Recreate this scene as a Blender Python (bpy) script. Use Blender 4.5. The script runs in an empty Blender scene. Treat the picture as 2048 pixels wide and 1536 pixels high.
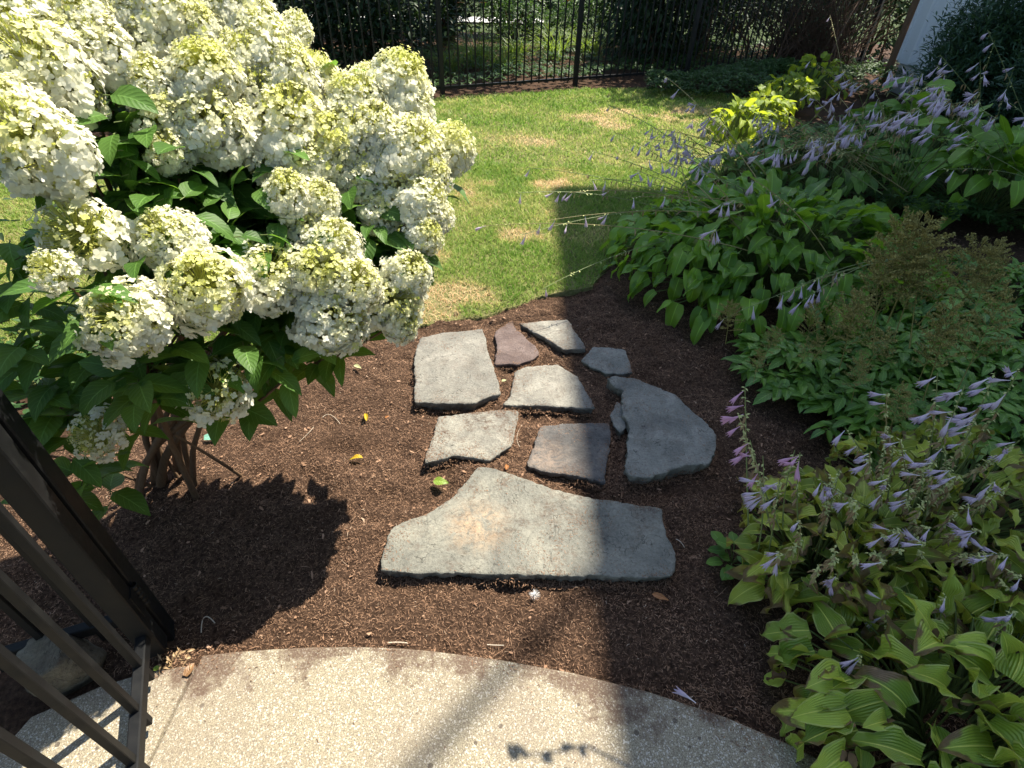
import bpy, bmesh, math, random
import numpy as np
from mathutils import Matrix, Vector
from mathutils.geometry import delaunay_2d_cdt

# ------------------------------------------------------------------ camera, sky, sun, exposure
SC = bpy.context.scene
COL = SC.collection
R = math.radians
FPX = 1080.0                    # focal length in pixels of a 2048 px wide frame
PITCH, ROLL, EYE = R(39.0), R(1.6), 1.55
cR, sR, cP, sP = math.cos(ROLL), math.sin(ROLL), math.cos(PITCH), math.sin(PITCH)
_F = np.array([0, cP, -sP]); _R0 = np.array([1.0, 0, 0]); _U0 = np.array([0, sP, cP])
_RR = cR * _R0 + sR * _U0
_UU = cR * _U0 - sR * _R0
CAMP = np.array([0, 0, EYE])
cam = bpy.data.cameras.new('camera'); camo = bpy.data.objects.new('camera', cam); COL.objects.link(camo)
cam.sensor_width = 36; cam.lens = 36 * FPX / 2048; cam.clip_start = 0.02; cam.clip_end = 500
camo.matrix_world = Matrix(((_RR[0], _UU[0], -_F[0], CAMP[0]), (_RR[1], _UU[1], -_F[1], CAMP[1]),
                            (_RR[2], _UU[2], -_F[2], CAMP[2]), (0, 0, 0, 1)))
SC.camera = camo

SUN_AZ, SUN_EL = R(50), R(57)   # azimuth measured from +X towards +Y
W = bpy.data.worlds.new('World'); SC.world = W; W.use_nodes = True
nt = W.node_tree; bg = nt.nodes['Background']
sky = nt.nodes.new('ShaderNodeTexSky'); sky.sky_type = 'NISHITA'; sky.sun_disc = False
sky.sun_elevation = SUN_EL; sky.sun_rotation = R(90) - SUN_AZ
nt.links.new(sky.outputs[0], bg.inputs[0]); bg.inputs[1].default_value = 0.118
sun = bpy.data.lights.new('sun', 'SUN'); sun.energy = 5.0; sun.angle = R(0.4); sun.color = (1, 0.92, 0.78)
suno = bpy.data.objects.new('sun', sun); COL.objects.link(suno)
SUND = Vector((math.cos(SUN_EL) * math.cos(SUN_AZ), math.cos(SUN_EL) * math.sin(SUN_AZ), math.sin(SUN_EL)))
suno.rotation_euler = SUND.to_track_quat('Z', 'Y').to_euler(); suno.location = (8, 4, 12)
vs = SC.view_settings; vs.view_transform = 'Standard'; vs.look = 'None'; vs.gamma = 1; vs.use_curve_mapping = False
vs.exposure = 1.22
SC.cycles.max_bounces = 6; SC.cycles.transparent_max_bounces = 4; SC.cycles.diffuse_bounces = 2

rng = np.random.default_rng(7)
random.seed(7)

# ------------------------------------------------------------------ helpers
def ray(px, py):
    d = _F + _RR * ((px - 1024) / FPX) + _UU * ((768 - py) / FPX)
    return d
def P(px, py, h=0.0):           # surveyed point: where the sight line through a photo pixel meets height h
    d = ray(px, py); t = (h - EYE) / d[2]
    return CAMP + d * t
def PZ(px, py, z):              # same, at depth z
    return CAMP + ray(px, py) * z

def _hash(ix, iy, s):
    n = (ix.astype(np.int64) * 374761393 + iy.astype(np.int64) * 668265263 + s * 1442695041) & 0xffffffff
    n = ((n ^ (n >> 13)) * 1274126177) & 0xffffffff
    n = n ^ (n >> 16)
    return (n & 0xffffff) / float(0xffffff)
def vnoise(x, y, s=0):
    x = np.asarray(x, float); y = np.asarray(y, float)
    ix = np.floor(x); iy = np.floor(y); fx = x - ix; fy = y - iy
    fx = fx * fx * (3 - 2 * fx); fy = fy * fy * (3 - 2 * fy)
    a = _hash(ix, iy, s); b = _hash(ix + 1, iy, s); c = _hash(ix, iy + 1, s); d = _hash(ix + 1, iy + 1, s)
    return (a * (1 - fx) + b * fx) * (1 - fy) + (c * (1 - fx) + d * fx) * fy - 0.5
def fbm(x, y, oct=4, s=0):
    v = 0; a = 1.0
    for k in range(oct):
        v = v + a * vnoise(x * 2 ** k, y * 2 ** k, s + k); a *= 0.5
    return v
def mulch_z(x, y):
    return 0.026 * fbm(x * 3.0, y * 3.0, 3, 3) + 0.026 * fbm(x * 13, y * 13, 4, 9)

def unit(v):
    return v / np.maximum(np.linalg.norm(v, axis=-1, keepdims=True), 1e-9)

class Geo:
    """collects vertices, quads and triangles; build() links them as one mesh object"""
    def __init__(s):
        s.v = []; s.q = []; s.t = []; s.uv = []; s.r = []; s.qm = []; s.tm = []; s.n = 0
    def add(s, v, q=None, t=None, uv=None, rnd=None, m=0):
        v = np.asarray(v, float).reshape(-1, 3); n = len(v)
        s.v.append(v)
        s.uv.append(np.zeros((n, 2)) if uv is None else np.asarray(uv, float).reshape(-1, 2))
        s.r.append(np.full(n, 0.5) if rnd is None else np.broadcast_to(np.asarray(rnd, float).ravel(), (n,)))
        if q is not None and len(q):
            q = np.asarray(q, int).reshape(-1, 4); s.q.append(q + s.n); s.qm.append(np.full(len(q), m))
        if t is not None and len(t):
            t = np.asarray(t, int).reshape(-1, 3); s.t.append(t + s.n); s.tm.append(np.full(len(t), m))
        s.n += n
    def mesh(s, name, mats, smooth=True):
        me = bpy.data.meshes.new(name)
        v = np.concatenate(s.v); uv = np.concatenate(s.uv); r = np.concatenate(s.r)
        q = np.concatenate(s.q) if s.q else np.zeros((0, 4), int)
        t = np.concatenate(s.t) if s.t else np.zeros((0, 3), int)
        loops = np.concatenate([q.ravel(), t.ravel()]).astype(np.int32)
        starts = np.concatenate([np.arange(len(q)) * 4, len(q) * 4 + np.arange(len(t)) * 3]).astype(np.int32)
        mi = np.concatenate((s.qm or [np.zeros(0, int)]) + (s.tm or [np.zeros(0, int)])).astype(np.int32)
        me.vertices.add(len(v)); me.vertices.foreach_set('co', v.astype(np.float32).ravel())
        me.loops.add(len(loops)); me.loops.foreach_set('vertex_index', loops)
        me.polygons.add(len(starts)); me.polygons.foreach_set('loop_start', starts)
        me.polygons.foreach_set('material_index', mi)
        me.polygons.foreach_set('use_smooth', np.full(len(starts), smooth))
        me.update(calc_edges=True)
        ul = me.uv_layers.new(name='UVMap'); ul.data.foreach_set('uv', uv[loops].astype(np.float32).ravel())
        at = me.attributes.new('rnd', 'FLOAT', 'POINT'); at.data.foreach_set('value', r.astype(np.float32))
        for m in (mats if isinstance(mats, (list, tuple)) else [mats]): me.materials.append(m)
        me.validate()
        return me
    def build(s, name, mats, parent=None, smooth=True, origin=None):
        if origin is None and parent is not None: off = rootloc(parent)
        else: off = np.zeros(3) if origin is None else np.asarray(origin, float)
        s.v = [v - off for v in s.v]
        o = bpy.data.objects.new(name, s.mesh(name, mats, smooth)); COL.objects.link(o)
        if origin is not None: o.location = tuple(float(c) for c in origin)
        if parent is not None: o.parent = parent
        return o

def rootloc(o):
    v = np.zeros(3)
    while o is not None:
        v = v + np.array(o.location); o = o.parent
    return v
def tag(o, label=None, cat=None, group=None, kind=None):
    if label: o['label'] = label
    if cat: o['category'] = cat
    if group: o['group'] = group
    if kind: o['kind'] = kind
    return o
def thing(name, label, cat, loc=(0, 0, 0), group=None):
    o = bpy.data.objects.new(name, None); COL.objects.link(o); o.empty_display_size = 0.1
    o.location = tuple(float(c) for c in loc)
    return tag(o, label, cat, group)
def link_mesh(name, me, parent=None, mat4=None):
    o = bpy.data.objects.new(name, me); COL.objects.link(o)
    if parent is not None: o.parent = parent
    if mat4 is not None: o.matrix_basis = mat4
    return o

def leaf_profile(kind, t):
    if kind == 'ovate':   w = np.sin(np.pi * np.clip(t, 0, 1) ** 0.75) ** 0.85 * (1 - 0.25 * t)
    elif kind == 'heart': w = np.sin(np.pi * (0.08 + 0.92 * t) ** 0.62) ** 0.8
    elif kind == 'lance': w = np.sin(np.pi * t ** 0.85) ** 0.9
    elif kind == 'round': w = np.sin(np.pi * (0.1 + 0.9 * t) ** 0.85) ** 0.6
    elif kind == 'blade': w = (1 - t) ** 0.6 * (0.6 + 0.4 * np.minimum(1, t * 5))
    else: w = np.sin(np.pi * t)
    return w

def leaves(g, base, az, el, L, Wd, bend, fold=0.25, wave=0.0, roll=0.0, kind='ovate', nt_=6, ns=5, rnd=None, m=0, serr=0.0, cup=0.0):
    """N curved leaves at once: az/el aim the leaf's root, bend turns it down along its length"""
    base = np.asarray(base, float).reshape(-1, 3); N = len(base)
    f = lambda a: np.broadcast_to(np.asarray(a, float), (N,)).copy()
    az, el, L, Wd, bend, fold, wave, roll, cup = map(f, (az, el, L, Wd, bend, fold, wave, roll, cup))
    rnd = rng.random(N) if rnd is None else f(rnd)
    t = np.linspace(0, 1, nt_); s = np.linspace(-1, 1, ns)
    ang = el[:, None] - bend[:, None] * t[None]                      # N,nt
    ch, sh = np.cos(ang), np.sin(ang)
    dt = 1.0 / (nt_ - 1)
    mid = lambda a: np.concatenate([np.zeros((N, 1)), np.cumsum((a[:, 1:] + a[:, :-1]) / 2 * dt, axis=1)], axis=1)
    hx, hz = mid(ch) * L[:, None], mid(sh) * L[:, None]
    ca, sa = np.cos(az)[:, None], np.sin(az)[:, None]
    spine = base[:, None] + np.stack([hx * ca, hx * sa, hz], -1)
    T = np.stack([ch * ca, ch * sa, sh], -1)
    B0 = np.stack([-sa + 0 * ch, ca + 0 * ch, 0 * ch], -1)
    N0 = np.cross(T, B0)
    N0 = np.where(N0[..., 2:] < -0.99, -N0, N0)
    cr, sr = np.cos(roll)[:, None, None], np.sin(roll)[:, None, None]
    B = B0 * cr + N0 * sr; Nn = N0 * cr - B0 * sr
    w = leaf_profile(kind, t)
    if serr: w = w * (1 + serr * np.where(np.arange(nt_) % 2, 1, -1))
    ph = rng.random(N) * 6.28; fr = 1.2 + rng.random(N) * 1.3
    sgn = np.sign(s)
    wv = wave[:, None, None] * np.sin(fr[:, None, None] * 6.28 * t[None, :, None] + ph[:, None, None] + sgn[None, None] * 1.3) * (s ** 2)[None, None]
    half = 0.5 * Wd[:, None, None] * w[None, :, None]
    cf, sf = np.cos(fold)[:, None, None], np.sin(fold)[:, None, None]
    off_b = half * s[None, None] * cf
    off_n = half * np.abs(s)[None, None] * sf + wv * L[:, None, None] + cup[:, None, None] * half * (s ** 2)[None, None]
    V = spine[:, :, None] + B[:, :, None] * off_b[..., None] + Nn[:, :, None] * off_n[..., None]
    idx = np.arange(nt_ * ns).reshape(nt_, ns)
    q = np.stack([idx[:-1, :-1], idx[1:, :-1], idx[1:, 1:], idx[:-1, 1:]], -1).reshape(-1, 4)
    Q = (q[None] + (np.arange(N) * nt_ * ns)[:, None, None]).reshape(-1, 4)
    uv = np.broadcast_to(np.stack(np.meshgrid(t, (s + 1) / 2, indexing='ij'), -1)[None], (N, nt_, ns, 2))
    g.add(V, q=Q, uv=uv, rnd=np.repeat(rnd, nt_ * ns), m=m)
    return spine[:, -1]

def tubes(g, pts, rad, sides=5, rnd=None, m=0):
    """N tubes at once; pts N,K,3; rad N,K"""
    pts = np.asarray(pts, float)
    if pts.ndim == 2: pts = pts[None]
    N, K = pts.shape[:2]
    rad = np.broadcast_to(np.asarray(rad, float), (N, K))
    T = unit(np.gradient(pts, axis=1))
    A = unit(np.cross(T, np.array([0.31, 0.83, 0.21]))); B = np.cross(T, A)
    th = np.arange(sides) / sides * 2 * np.pi
    V = pts[:, :, None] + rad[:, :, None, None] * (A[:, :, None] * np.cos(th)[None, None, :, None] + B[:, :, None] * np.sin(th)[None, None, :, None])
    i = np.arange(K * sides).reshape(K, sides); j = np.roll(i, -1, axis=1)
    q = np.stack([i[:-1], j[:-1], j[1:], i[1:]], -1).reshape(-1, 4)
    Q = (q[None] + (np.arange(N) * K * sides)[:, None, None]).reshape(-1, 4)
    rnd = rng.random(N) if rnd is None else np.broadcast_to(np.asarray(rnd, float), (N,))
    uv = np.broadcast_to(np.stack(np.meshgrid(np.linspace(0, 1, K), th / 6.28, indexing='ij'), -1)[None], (N, K, sides, 2))
    g.add(V, q=Q, uv=uv, rnd=np.repeat(rnd, K * sides), m=m)

def bez(a, b, c, K=8):
    a, b, c = (np.asarray(x, float) for x in (a, b, c))
    t = np.linspace(0, 1, K).reshape((1,) * (a.ndim - 1) + (K, 1))
    a, b, c = a[..., None, :], b[..., None, :], c[..., None, :]
    return (1 - t) ** 2 * a + 2 * t * (1 - t) * b + t ** 2 * c

def box(g, c, size, ax=None, bev=0.0, m=0):
    """box with chamfered long edges; ax = 3 axis vectors"""
    ax = np.eye(3) if ax is None else np.asarray(ax, float)
    hx, hy, hz = (s / 2 for s in size)
    b = min(bev, hx * .4, hy * .4)
    if b <= 0: ring = [(-hx, -hy), (hx, -hy), (hx, hy), (-hx, hy)]
    else: ring = [(-hx + b, -hy), (hx - b, -hy), (hx, -hy + b), (hx, hy - b), (hx - b, hy), (-hx + b, hy), (-hx, hy - b), (-hx, -hy + b)]
    n = len(ring)
    V = [(x, y, -hz) for x, y in ring] + [(x, y, hz) for x, y in ring]
    V = np.array(V) @ ax + np.asarray(c, float)
    q = [(i, (i + 1) % n, n + (i + 1) % n, n + i) for i in range(n)]
    if n == 4: q += [(3, 2, 1, 0), (4, 5, 6, 7)]; t = None
    else: q += [(7, 2, 1, 0), (7, 6, 3, 2), (6, 5, 4, 3), (8, 9, 10, 15), (10, 11, 14, 15), (11, 12, 13, 14)]
    g.add(V, q=q, m=m)

def axes_from(d, up=(0, 0, 1)):
    """rows: x = side, y = d, z = up"""
    d = unit(np.asarray(d, float)); s = unit(np.cross(d, np.asarray(up, float))); u = np.cross(s, d)
    return np.array([s, d, u])

# ------------------------------------------------------------------ materials
class NT:
    def __init__(s, name):
        s.m = bpy.data.materials.new(name); s.m.use_nodes = True; s.t = s.m.node_tree
        s.t.nodes.clear(); s.out = s.n('ShaderNodeOutputMaterial')
    def n(s, typ, **kw):
        x = s.t.nodes.new(typ)
        for k, v in kw.items(): setattr(x, k, v)
        return x
    def l(s, a, b): s.t.links.new(a, b)
    def _in(s, sock, v):
        if v is None: return
        if hasattr(v, 'links') or isinstance(v, bpy.types.NodeSocket): s.l(v, sock)
        else: sock.default_value = v
    def math(s, op, a, b=None, c=None, clamp=False):
        x = s.n('ShaderNodeMath', operation=op, use_clamp=clamp)
        s._in(x.inputs[0], a); s._in(x.inputs[1], b)
        if c is not None: s._in(x.inputs[2], c)
        return x.outputs[0]
    def mix(s, fac, a, b, blend='MIX'):
        x = s.n('ShaderNodeMix', data_type='RGBA', blend_type=blend)
        s._in(x.inputs[0], fac)
        for sock, v in ((x.inputs[6], a), (x.inputs[7], b)):
            if isinstance(v, (tuple, list)): v = tuple(v) + ((1,) if len(v) == 3 else ())
            s._in(sock, v)
        return x.outputs[2]
    def ramp(s, fac, stops, interp='LINEAR'):
        x = s.n('ShaderNodeValToRGB'); x.color_ramp.interpolation = interp; s._in(x.inputs[0], fac)
        e = x.color_ramp.elements
        while len(e) < len(stops): e.new(0.5)
        for k, (p, c) in enumerate(stops):
            e[k].position = p; e[k].color = (tuple(c) + (1,)) if not isinstance(c, (int, float)) else (c, c, c, 1)
        return x.outputs[0]
    def pos(s): return s.n('ShaderNodeNewGeometry').outputs['Position']
    def noise(s, vec, scale, detail=4, rough=0.55, dist=0.0):
        x = s.n('ShaderNodeTexNoise'); s._in(x.inputs['Vector'], vec)
        x.inputs['Scale'].default_value = scale; x.inputs['Detail'].default_value = detail
        x.inputs['Roughness'].default_value = rough; x.inputs['Distortion'].default_value = dist
        return x.outputs['Fac']
    def voro(s, vec, scale, feature='F1', out='Distance'):
        x = s.n('ShaderNodeTexVoronoi', feature=feature); s._in(x.inputs['Vector'], vec); x.inputs['Scale'].default_value = scale
        return x.outputs[out]
    def attr(s, name='rnd'): return s.n('ShaderNodeAttribute', attribute_name=name).outputs['Fac']
    def bump(s, h, strength=0.3, dist=0.01, normal=None):
        x = s.n('ShaderNodeBump'); s._in(x.inputs['Height'], h); x.inputs['Strength'].default_value = strength
        x.inputs['Distance'].default_value = dist
        if normal is not None: s.l(normal, x.inputs['Normal'])
        return x.outputs[0]
    def pbsdf(s, color, rough=0.6, spec=0.4, normal=None, metal=0.0):
        x = s.n('ShaderNodeBsdfPrincipled')
        if isinstance(color, (tuple, list)): color = tuple(color) + ((1,) if len(color) == 3 else ())
        s._in(x.inputs['Base Color'], color); s._in(x.inputs['Roughness'], rough)
        x.inputs['Specular IOR Level'].default_value = spec; x.inputs['Metallic'].default_value = metal
        if normal is not None: s.l(normal, x.inputs['Normal'])
        return x.outputs[0]
    def done(s, sh):
        s.l(sh, s.out.inputs[0]); return s.m

def leafmat(name, c1, c2, vein=None, nv=9, margin=None, brown=0.0, transl=0.3, rough=0.42, spec=0.4, tcol=None, blotch=0.25, vcol=None):
    k = NT(name); r = k.attr()
    uv = k.n('ShaderNodeUVMap'); sep = k.n('ShaderNodeSeparateXYZ'); k.l(uv.outputs[0], sep.inputs[0])
    u, v = sep.outputs[0], sep.outputs[1]
    av = k.math('ABSOLUTE', k.math('SUBTRACT', v, 0.5))
    col = k.ramp(r, [(0.0, c1), (1.0, c2)])
    pos = k.pos(); nz = k.noise(pos, 45, 3)
    col = k.mix(blotch, col, k.mix(nz, (0.55, 0.55, 0.5), (1.4, 1.4, 1.3)), 'MULTIPLY')
    h = None
    if vein == 'parallel':
        vv = k.math('MULTIPLY', av, k.math('ADD', 0.75, k.math('MULTIPLY', u, 0.3)))
        h = k.math('SINE', k.math('MULTIPLY', vv, 6.28 * 2 * nv))
        col = k.mix(k.math('MULTIPLY', k.math('MAXIMUM', h, 0.0), 0.07), col, vcol or tuple(min(1, c * 1.9 + 0.02) for c in c2))
    elif vein == 'pinnate':
        vv = k.math('SUBTRACT', u, k.math('MULTIPLY', av, 0.55))
        h = k.math('SINE', k.math('MULTIPLY', vv, 6.28 * nv))
        th = k.math('GREATER_THAN', h, 0.9)
        col = k.mix(k.math('MULTIPLY', th, 0.3), col, vcol or tuple(min(1, c * 2.0 + 0.02) for c in c2))
    if vein:
        rib = k.math('LESS_THAN', av, 0.022)
        col = k.mix(k.math('MULTIPLY', rib, 0.55), col, vcol or tuple(min(1, c * 2.2 + 0.03) for c in c2))
    if margin:
        mm = k.math('GREATER_THAN', k.math('ADD', av, k.math('MULTIPLY', k.noise(pos, 60, 2), 0.08)), 0.485)
        col = k.mix(k.math('MULTIPLY', mm, 0.5), col, margin)
    if brown:
        d = k.math('ADD', k.math('MULTIPLY', u, 0.55), k.math('ADD', k.math('MULTIPLY', av, 0.7), k.math('MULTIPLY', k.noise(pos, 30, 4), 0.7)))
        thr = k.math('ADD', 1.22 - brown * 0.5, k.math('MULTIPLY', k.math('FRACT', k.math('MULTIPLY', r, 7.31)), 0.55))
        bf = k.math('MULTIPLY', k.math('SUBTRACT', d, thr), 9.0, clamp=True)
        col = k.mix(bf, col, k.mix(k.noise(pos, 90, 3), (0.06, 0.03, 0.014), (0.25, 0.15, 0.075)))
    nrm = None
    if h is not None: nrm = k.bump(h, 0.15 if vein == 'pinnate' else 0.45, 0.004)
    sh = k.pbsdf(col, rough, spec, nrm)
    if transl:
        tb = k.n('ShaderNodeBsdfTranslucent'); k.l(k.mix(0.6, col, tcol or tuple(min(1, c * 2.2) for c in (c2[0] * 1.3, c2[1] * 1.25, c2[2] * 0.6))), tb.inputs[0])
        mx = k.n('ShaderNodeMixShader'); mx.inputs[0].default_value = transl
        k.l(sh, mx.inputs[1]); k.l(tb.outputs[0], mx.inputs[2]); sh = mx.outputs[0]
    return k.done(sh)

def rampmat(name, stops, rough=0.8, spec=0.2, transl=0.0, mott=0.0, mscale=60, attr='rnd'):
    k = NT(name); col = k.ramp(k.attr(attr), stops)
    if mott: col = k.mix(mott, col, k.mix(k.noise(k.pos(), mscale, 4), (0.4, 0.4, 0.4), (1.6, 1.6, 1.6)), 'MULTIPLY')
    sh = k.pbsdf(col, rough, spec)
    if transl:
        tb = k.n('ShaderNodeBsdfTranslucent'); k.l(col, tb.inputs[0])
        mx = k.n('ShaderNodeMixShader'); mx.inputs[0].default_value = transl
        k.l(sh, mx.inputs[1]); k.l(tb.outputs[0], mx.inputs[2]); sh = mx.outputs[0]
    return k.done(sh)

def m_mulch():
    k = NT('mulch_soil'); p = k.pos()
    c = k.ramp(k.noise(p, 70, 6, 0.7), [(0.3, (0.030, 0.018, 0.012)), (0.55, (0.10, 0.060, 0.039)), (0.75, (0.18, 0.11, 0.072))])
    return k.done(k.pbsdf(c, 0.95, 0.1, k.bump(k.noise(p, 130, 5, 0.7), 1.0, 0.02)))
def m_lawn_soil():
    k = NT('lawn_soil'); p = k.pos()
    c = k.ramp(k.noise(p, 30, 5, 0.65), [(0.3, (0.09, 0.11, 0.03)), (0.7, (0.24, 0.22, 0.10))])
    return k.done(k.pbsdf(c, 0.95, 0.1, k.bump(k.noise(p, 90, 4), 0.8, 0.02)))
def m_concrete(name='concrete'):
    k = NT(name); p = k.pos()
    g1 = k.noise(p, 330, 3, 0.65); g2 = k.voro(p, 330, out='Color')
    sepc = k.n('ShaderNodeSeparateColor'); k.l(g2, sepc.inputs[0])
    c = k.ramp(g1, [(0.3, (0.12, 0.105, 0.072)), (0.45, (0.245, 0.212, 0.15)), (0.58, (0.345, 0.302, 0.215)), (0.72, (0.50, 0.45, 0.34))])
    c = k.mix(k.math('MULTIPLY', k.math('GREATER_THAN', sepc.outputs[0], 0.86), 0.7), c, (0.17, 0.14, 0.11))
    c = k.mix(k.math('MULTIPLY', k.math('GREATER_THAN', sepc.outputs[1], 0.88), 0.6), c, (0.66, 0.62, 0.54))
    # pits and stains
    pit = k.math('LESS_THAN', k.voro(p, 17), k.math('MULTIPLY', k.noise(p, 9, 2), 0.19))
    c = k.mix(k.math('MULTIPLY', pit, 0.75), c, (0.07, 0.055, 0.045))
    c = k.mix(k.math('MULTIPLY', k.ramp(k.noise(p, 2.6, 5, 0.6), [(0.45, 0), (0.68, 1)]), 0.45), c, (0.20, 0.16, 0.13))
    # crumbs of mulch rubbed into the edge, strongest along the bed
    sp = k.n('ShaderNodeSeparateXYZ'); k.l(p, sp.inputs[0])
    dx = k.math('SUBTRACT', sp.outputs[0], -0.41)
    edge = k.math('SUBTRACT', sp.outputs[1], k.math('SUBTRACT', 0.715, k.math('MULTIPLY', k.math('MULTIPLY', dx, dx), 0.18)))
    ef = k.math('ADD', k.math('MULTIPLY', edge, 6.0), k.math('MULTIPLY', k.noise(p, 5.5, 5, 0.75), 4.2))
    ef = k.math('MULTIPLY', k.math('SUBTRACT', ef, 1.62), 2.2, clamp=True)
    ef = k.math('MULTIPLY', ef, k.ramp(k.noise(p, 170, 3, 0.7), [(0.28, 0), (0.50, 1)]))
    c = k.mix(k.math('MULTIPLY', ef, 0.85), c, (0.10, 0.062, 0.045))
    return k.done(k.pbsdf(c, 0.9, 0.2, k.bump(k.noise(p, 230, 3, 0.7), 0.55, 0.004)))
def m_stone(name, base, light, dark, dirt=0.3, stain=None, sc=1.0, seed=0.0):
    k = NT(name); p0 = k.pos(); mp = k.n('ShaderNodeMapping'); k.l(p0, mp.inputs[0]); mp.inputs['Location'].default_value = (seed, seed * 1.7, 0)
    p = mp.outputs[0]
    base, light, dark = (tuple(x * f for x in c_) for c_, f in ((base, .74), (light, .78), (dark, .70)))
    big = k.noise(p, 7 * sc, 6, 0.62, 0.6)
    c = k.ramp(big, [(0.28, dark), (0.5, base), (0.72, light)])
    fine = k.noise(p, 120, 4, 0.7)
    c = k.mix(0.55, c, k.ramp(fine, [(0.3, (0.55, 0.55, 0.55)), (0.7, (1.4, 1.4, 1.4))]), 'MULTIPLY')
    pit = k.ramp(k.noise(p, 55, 5, 0.75), [(0.33, 1), (0.42, 0)])
    c = k.mix(k.math('MULTIPLY', pit, 0.6), c, tuple(x * 0.25 for x in dark))
    df = k.ramp(k.noise(p, 9, 6, 0.75, 0.4), [(0.50, 0), (0.62, 1)])
    df = k.math('MULTIPLY', df, k.ramp(k.noise(p, 110, 3, 0.7), [(0.36, 0), (0.56, 1)]))
    c = k.mix(k.math('MULTIPLY', df, dirt), c, (0.085, 0.05, 0.034))
    if stain:
        (sx, sy), rad, scol = stain
        vm = k.n('ShaderNodeVectorMath', operation='DISTANCE'); k.l(p0, vm.inputs[0]); vm.inputs[1].default_value = (sx, sy, 0.05)
        sf = k.math('SUBTRACT', 1.0, k.math('DIVIDE', vm.outputs[1], rad), clamp=True)
        sf = k.math('MULTIPLY', sf, k.ramp(k.noise(p, 30, 6, 0.8, 0.8), [(0.40, 0), (0.62, 1)]))
        c = k.mix(k.math('MULTIPLY', sf, 0.9, clamp=True), c, scol)
    # cleft steps: thin ledge lines where slow noise crosses a few levels
    ln = k.noise(p, 4.5, 4, 0.6, 0.8)
    step = k.math('FLOOR', k.math('MULTIPLY', ln, 11))
    fr = k.math('FRACT', k.math('MULTIPLY', ln, 11)); led = k.math('MULTIPLY', k.math('LESS_THAN', fr, 0.055), k.ramp(k.noise(p, 13, 3), [(0.47, 0), (0.56, 1)]))
    c = k.mix(k.math('MULTIPLY', led, 0.6), c, tuple(x * 0.3 for x in dark))
    spk = k.math('MULTIPLY', k.math('LESS_THAN', k.voro(p, 85), 0.16), k.ramp(k.noise(p, 11, 4, 0.7), [(0.45, 0), (0.6, 1)]))
    c = k.mix(k.math('MULTIPLY', spk, 0.6), c, (0.06, 0.05, 0.042))
    h = k.math('ADD', k.math('MULTIPLY', step, 0.28), k.math('ADD', k.math('MULTIPLY', fine, 0.35), k.math('MULTIPLY', big, 1.2)))
    return k.done(k.pbsdf(c, 0.85, 0.25, k.bump(h, 0.75, 0.014)))
def m_plain(name, col, rough=0.5, spec=0.4, mott=0.15, scale=40, metal=0.0, bump=0.0):
    k = NT(name); p = k.pos(); nz = k.noise(p, scale, 5, 0.65)
    c = k.mix(nz, tuple(x * (1 - mott) for x in col), tuple(min(1, x * (1 + mott)) for x in col))
    r = k.math('ADD', rough - 0.08, k.math('MULTIPLY', nz, 0.16))
    return k.done(k.pbsdf(c, r, spec, k.bump(nz, bump, 0.01) if bump else None, metal))
def m_metal(name, col, dust=(0.16, 0.145, 0.12)):
    k = NT(name); p = k.pos()
    nz = k.ramp(k.noise(p, 14, 6, 0.7), [(0.45, 0), (0.75, 1)])
    c = k.mix(k.math('MULTIPLY', nz, 0.35), col, dust)
    return k.done(k.pbsdf(c, k.math('ADD', 0.50, k.math('MULTIPLY', nz, 0.25)), 0.22, k.bump(k.noise(p, 400, 2), 0.08, 0.002)))
def m_bark(name, c1, c2):
    k = NT(name); p = k.pos(); mp = k.n('ShaderNodeMapping'); k.l(p, mp.inputs[0]); mp.inputs['Scale'].default_value = (1, 1, 0.2)
    nz = k.noise(mp.outputs[0], 120, 5, 0.7)
    return k.done(k.pbsdf(k.mix(nz, c1, c2), 0.85, 0.2, k.bump(nz, 0.6, 0.006)))

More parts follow.
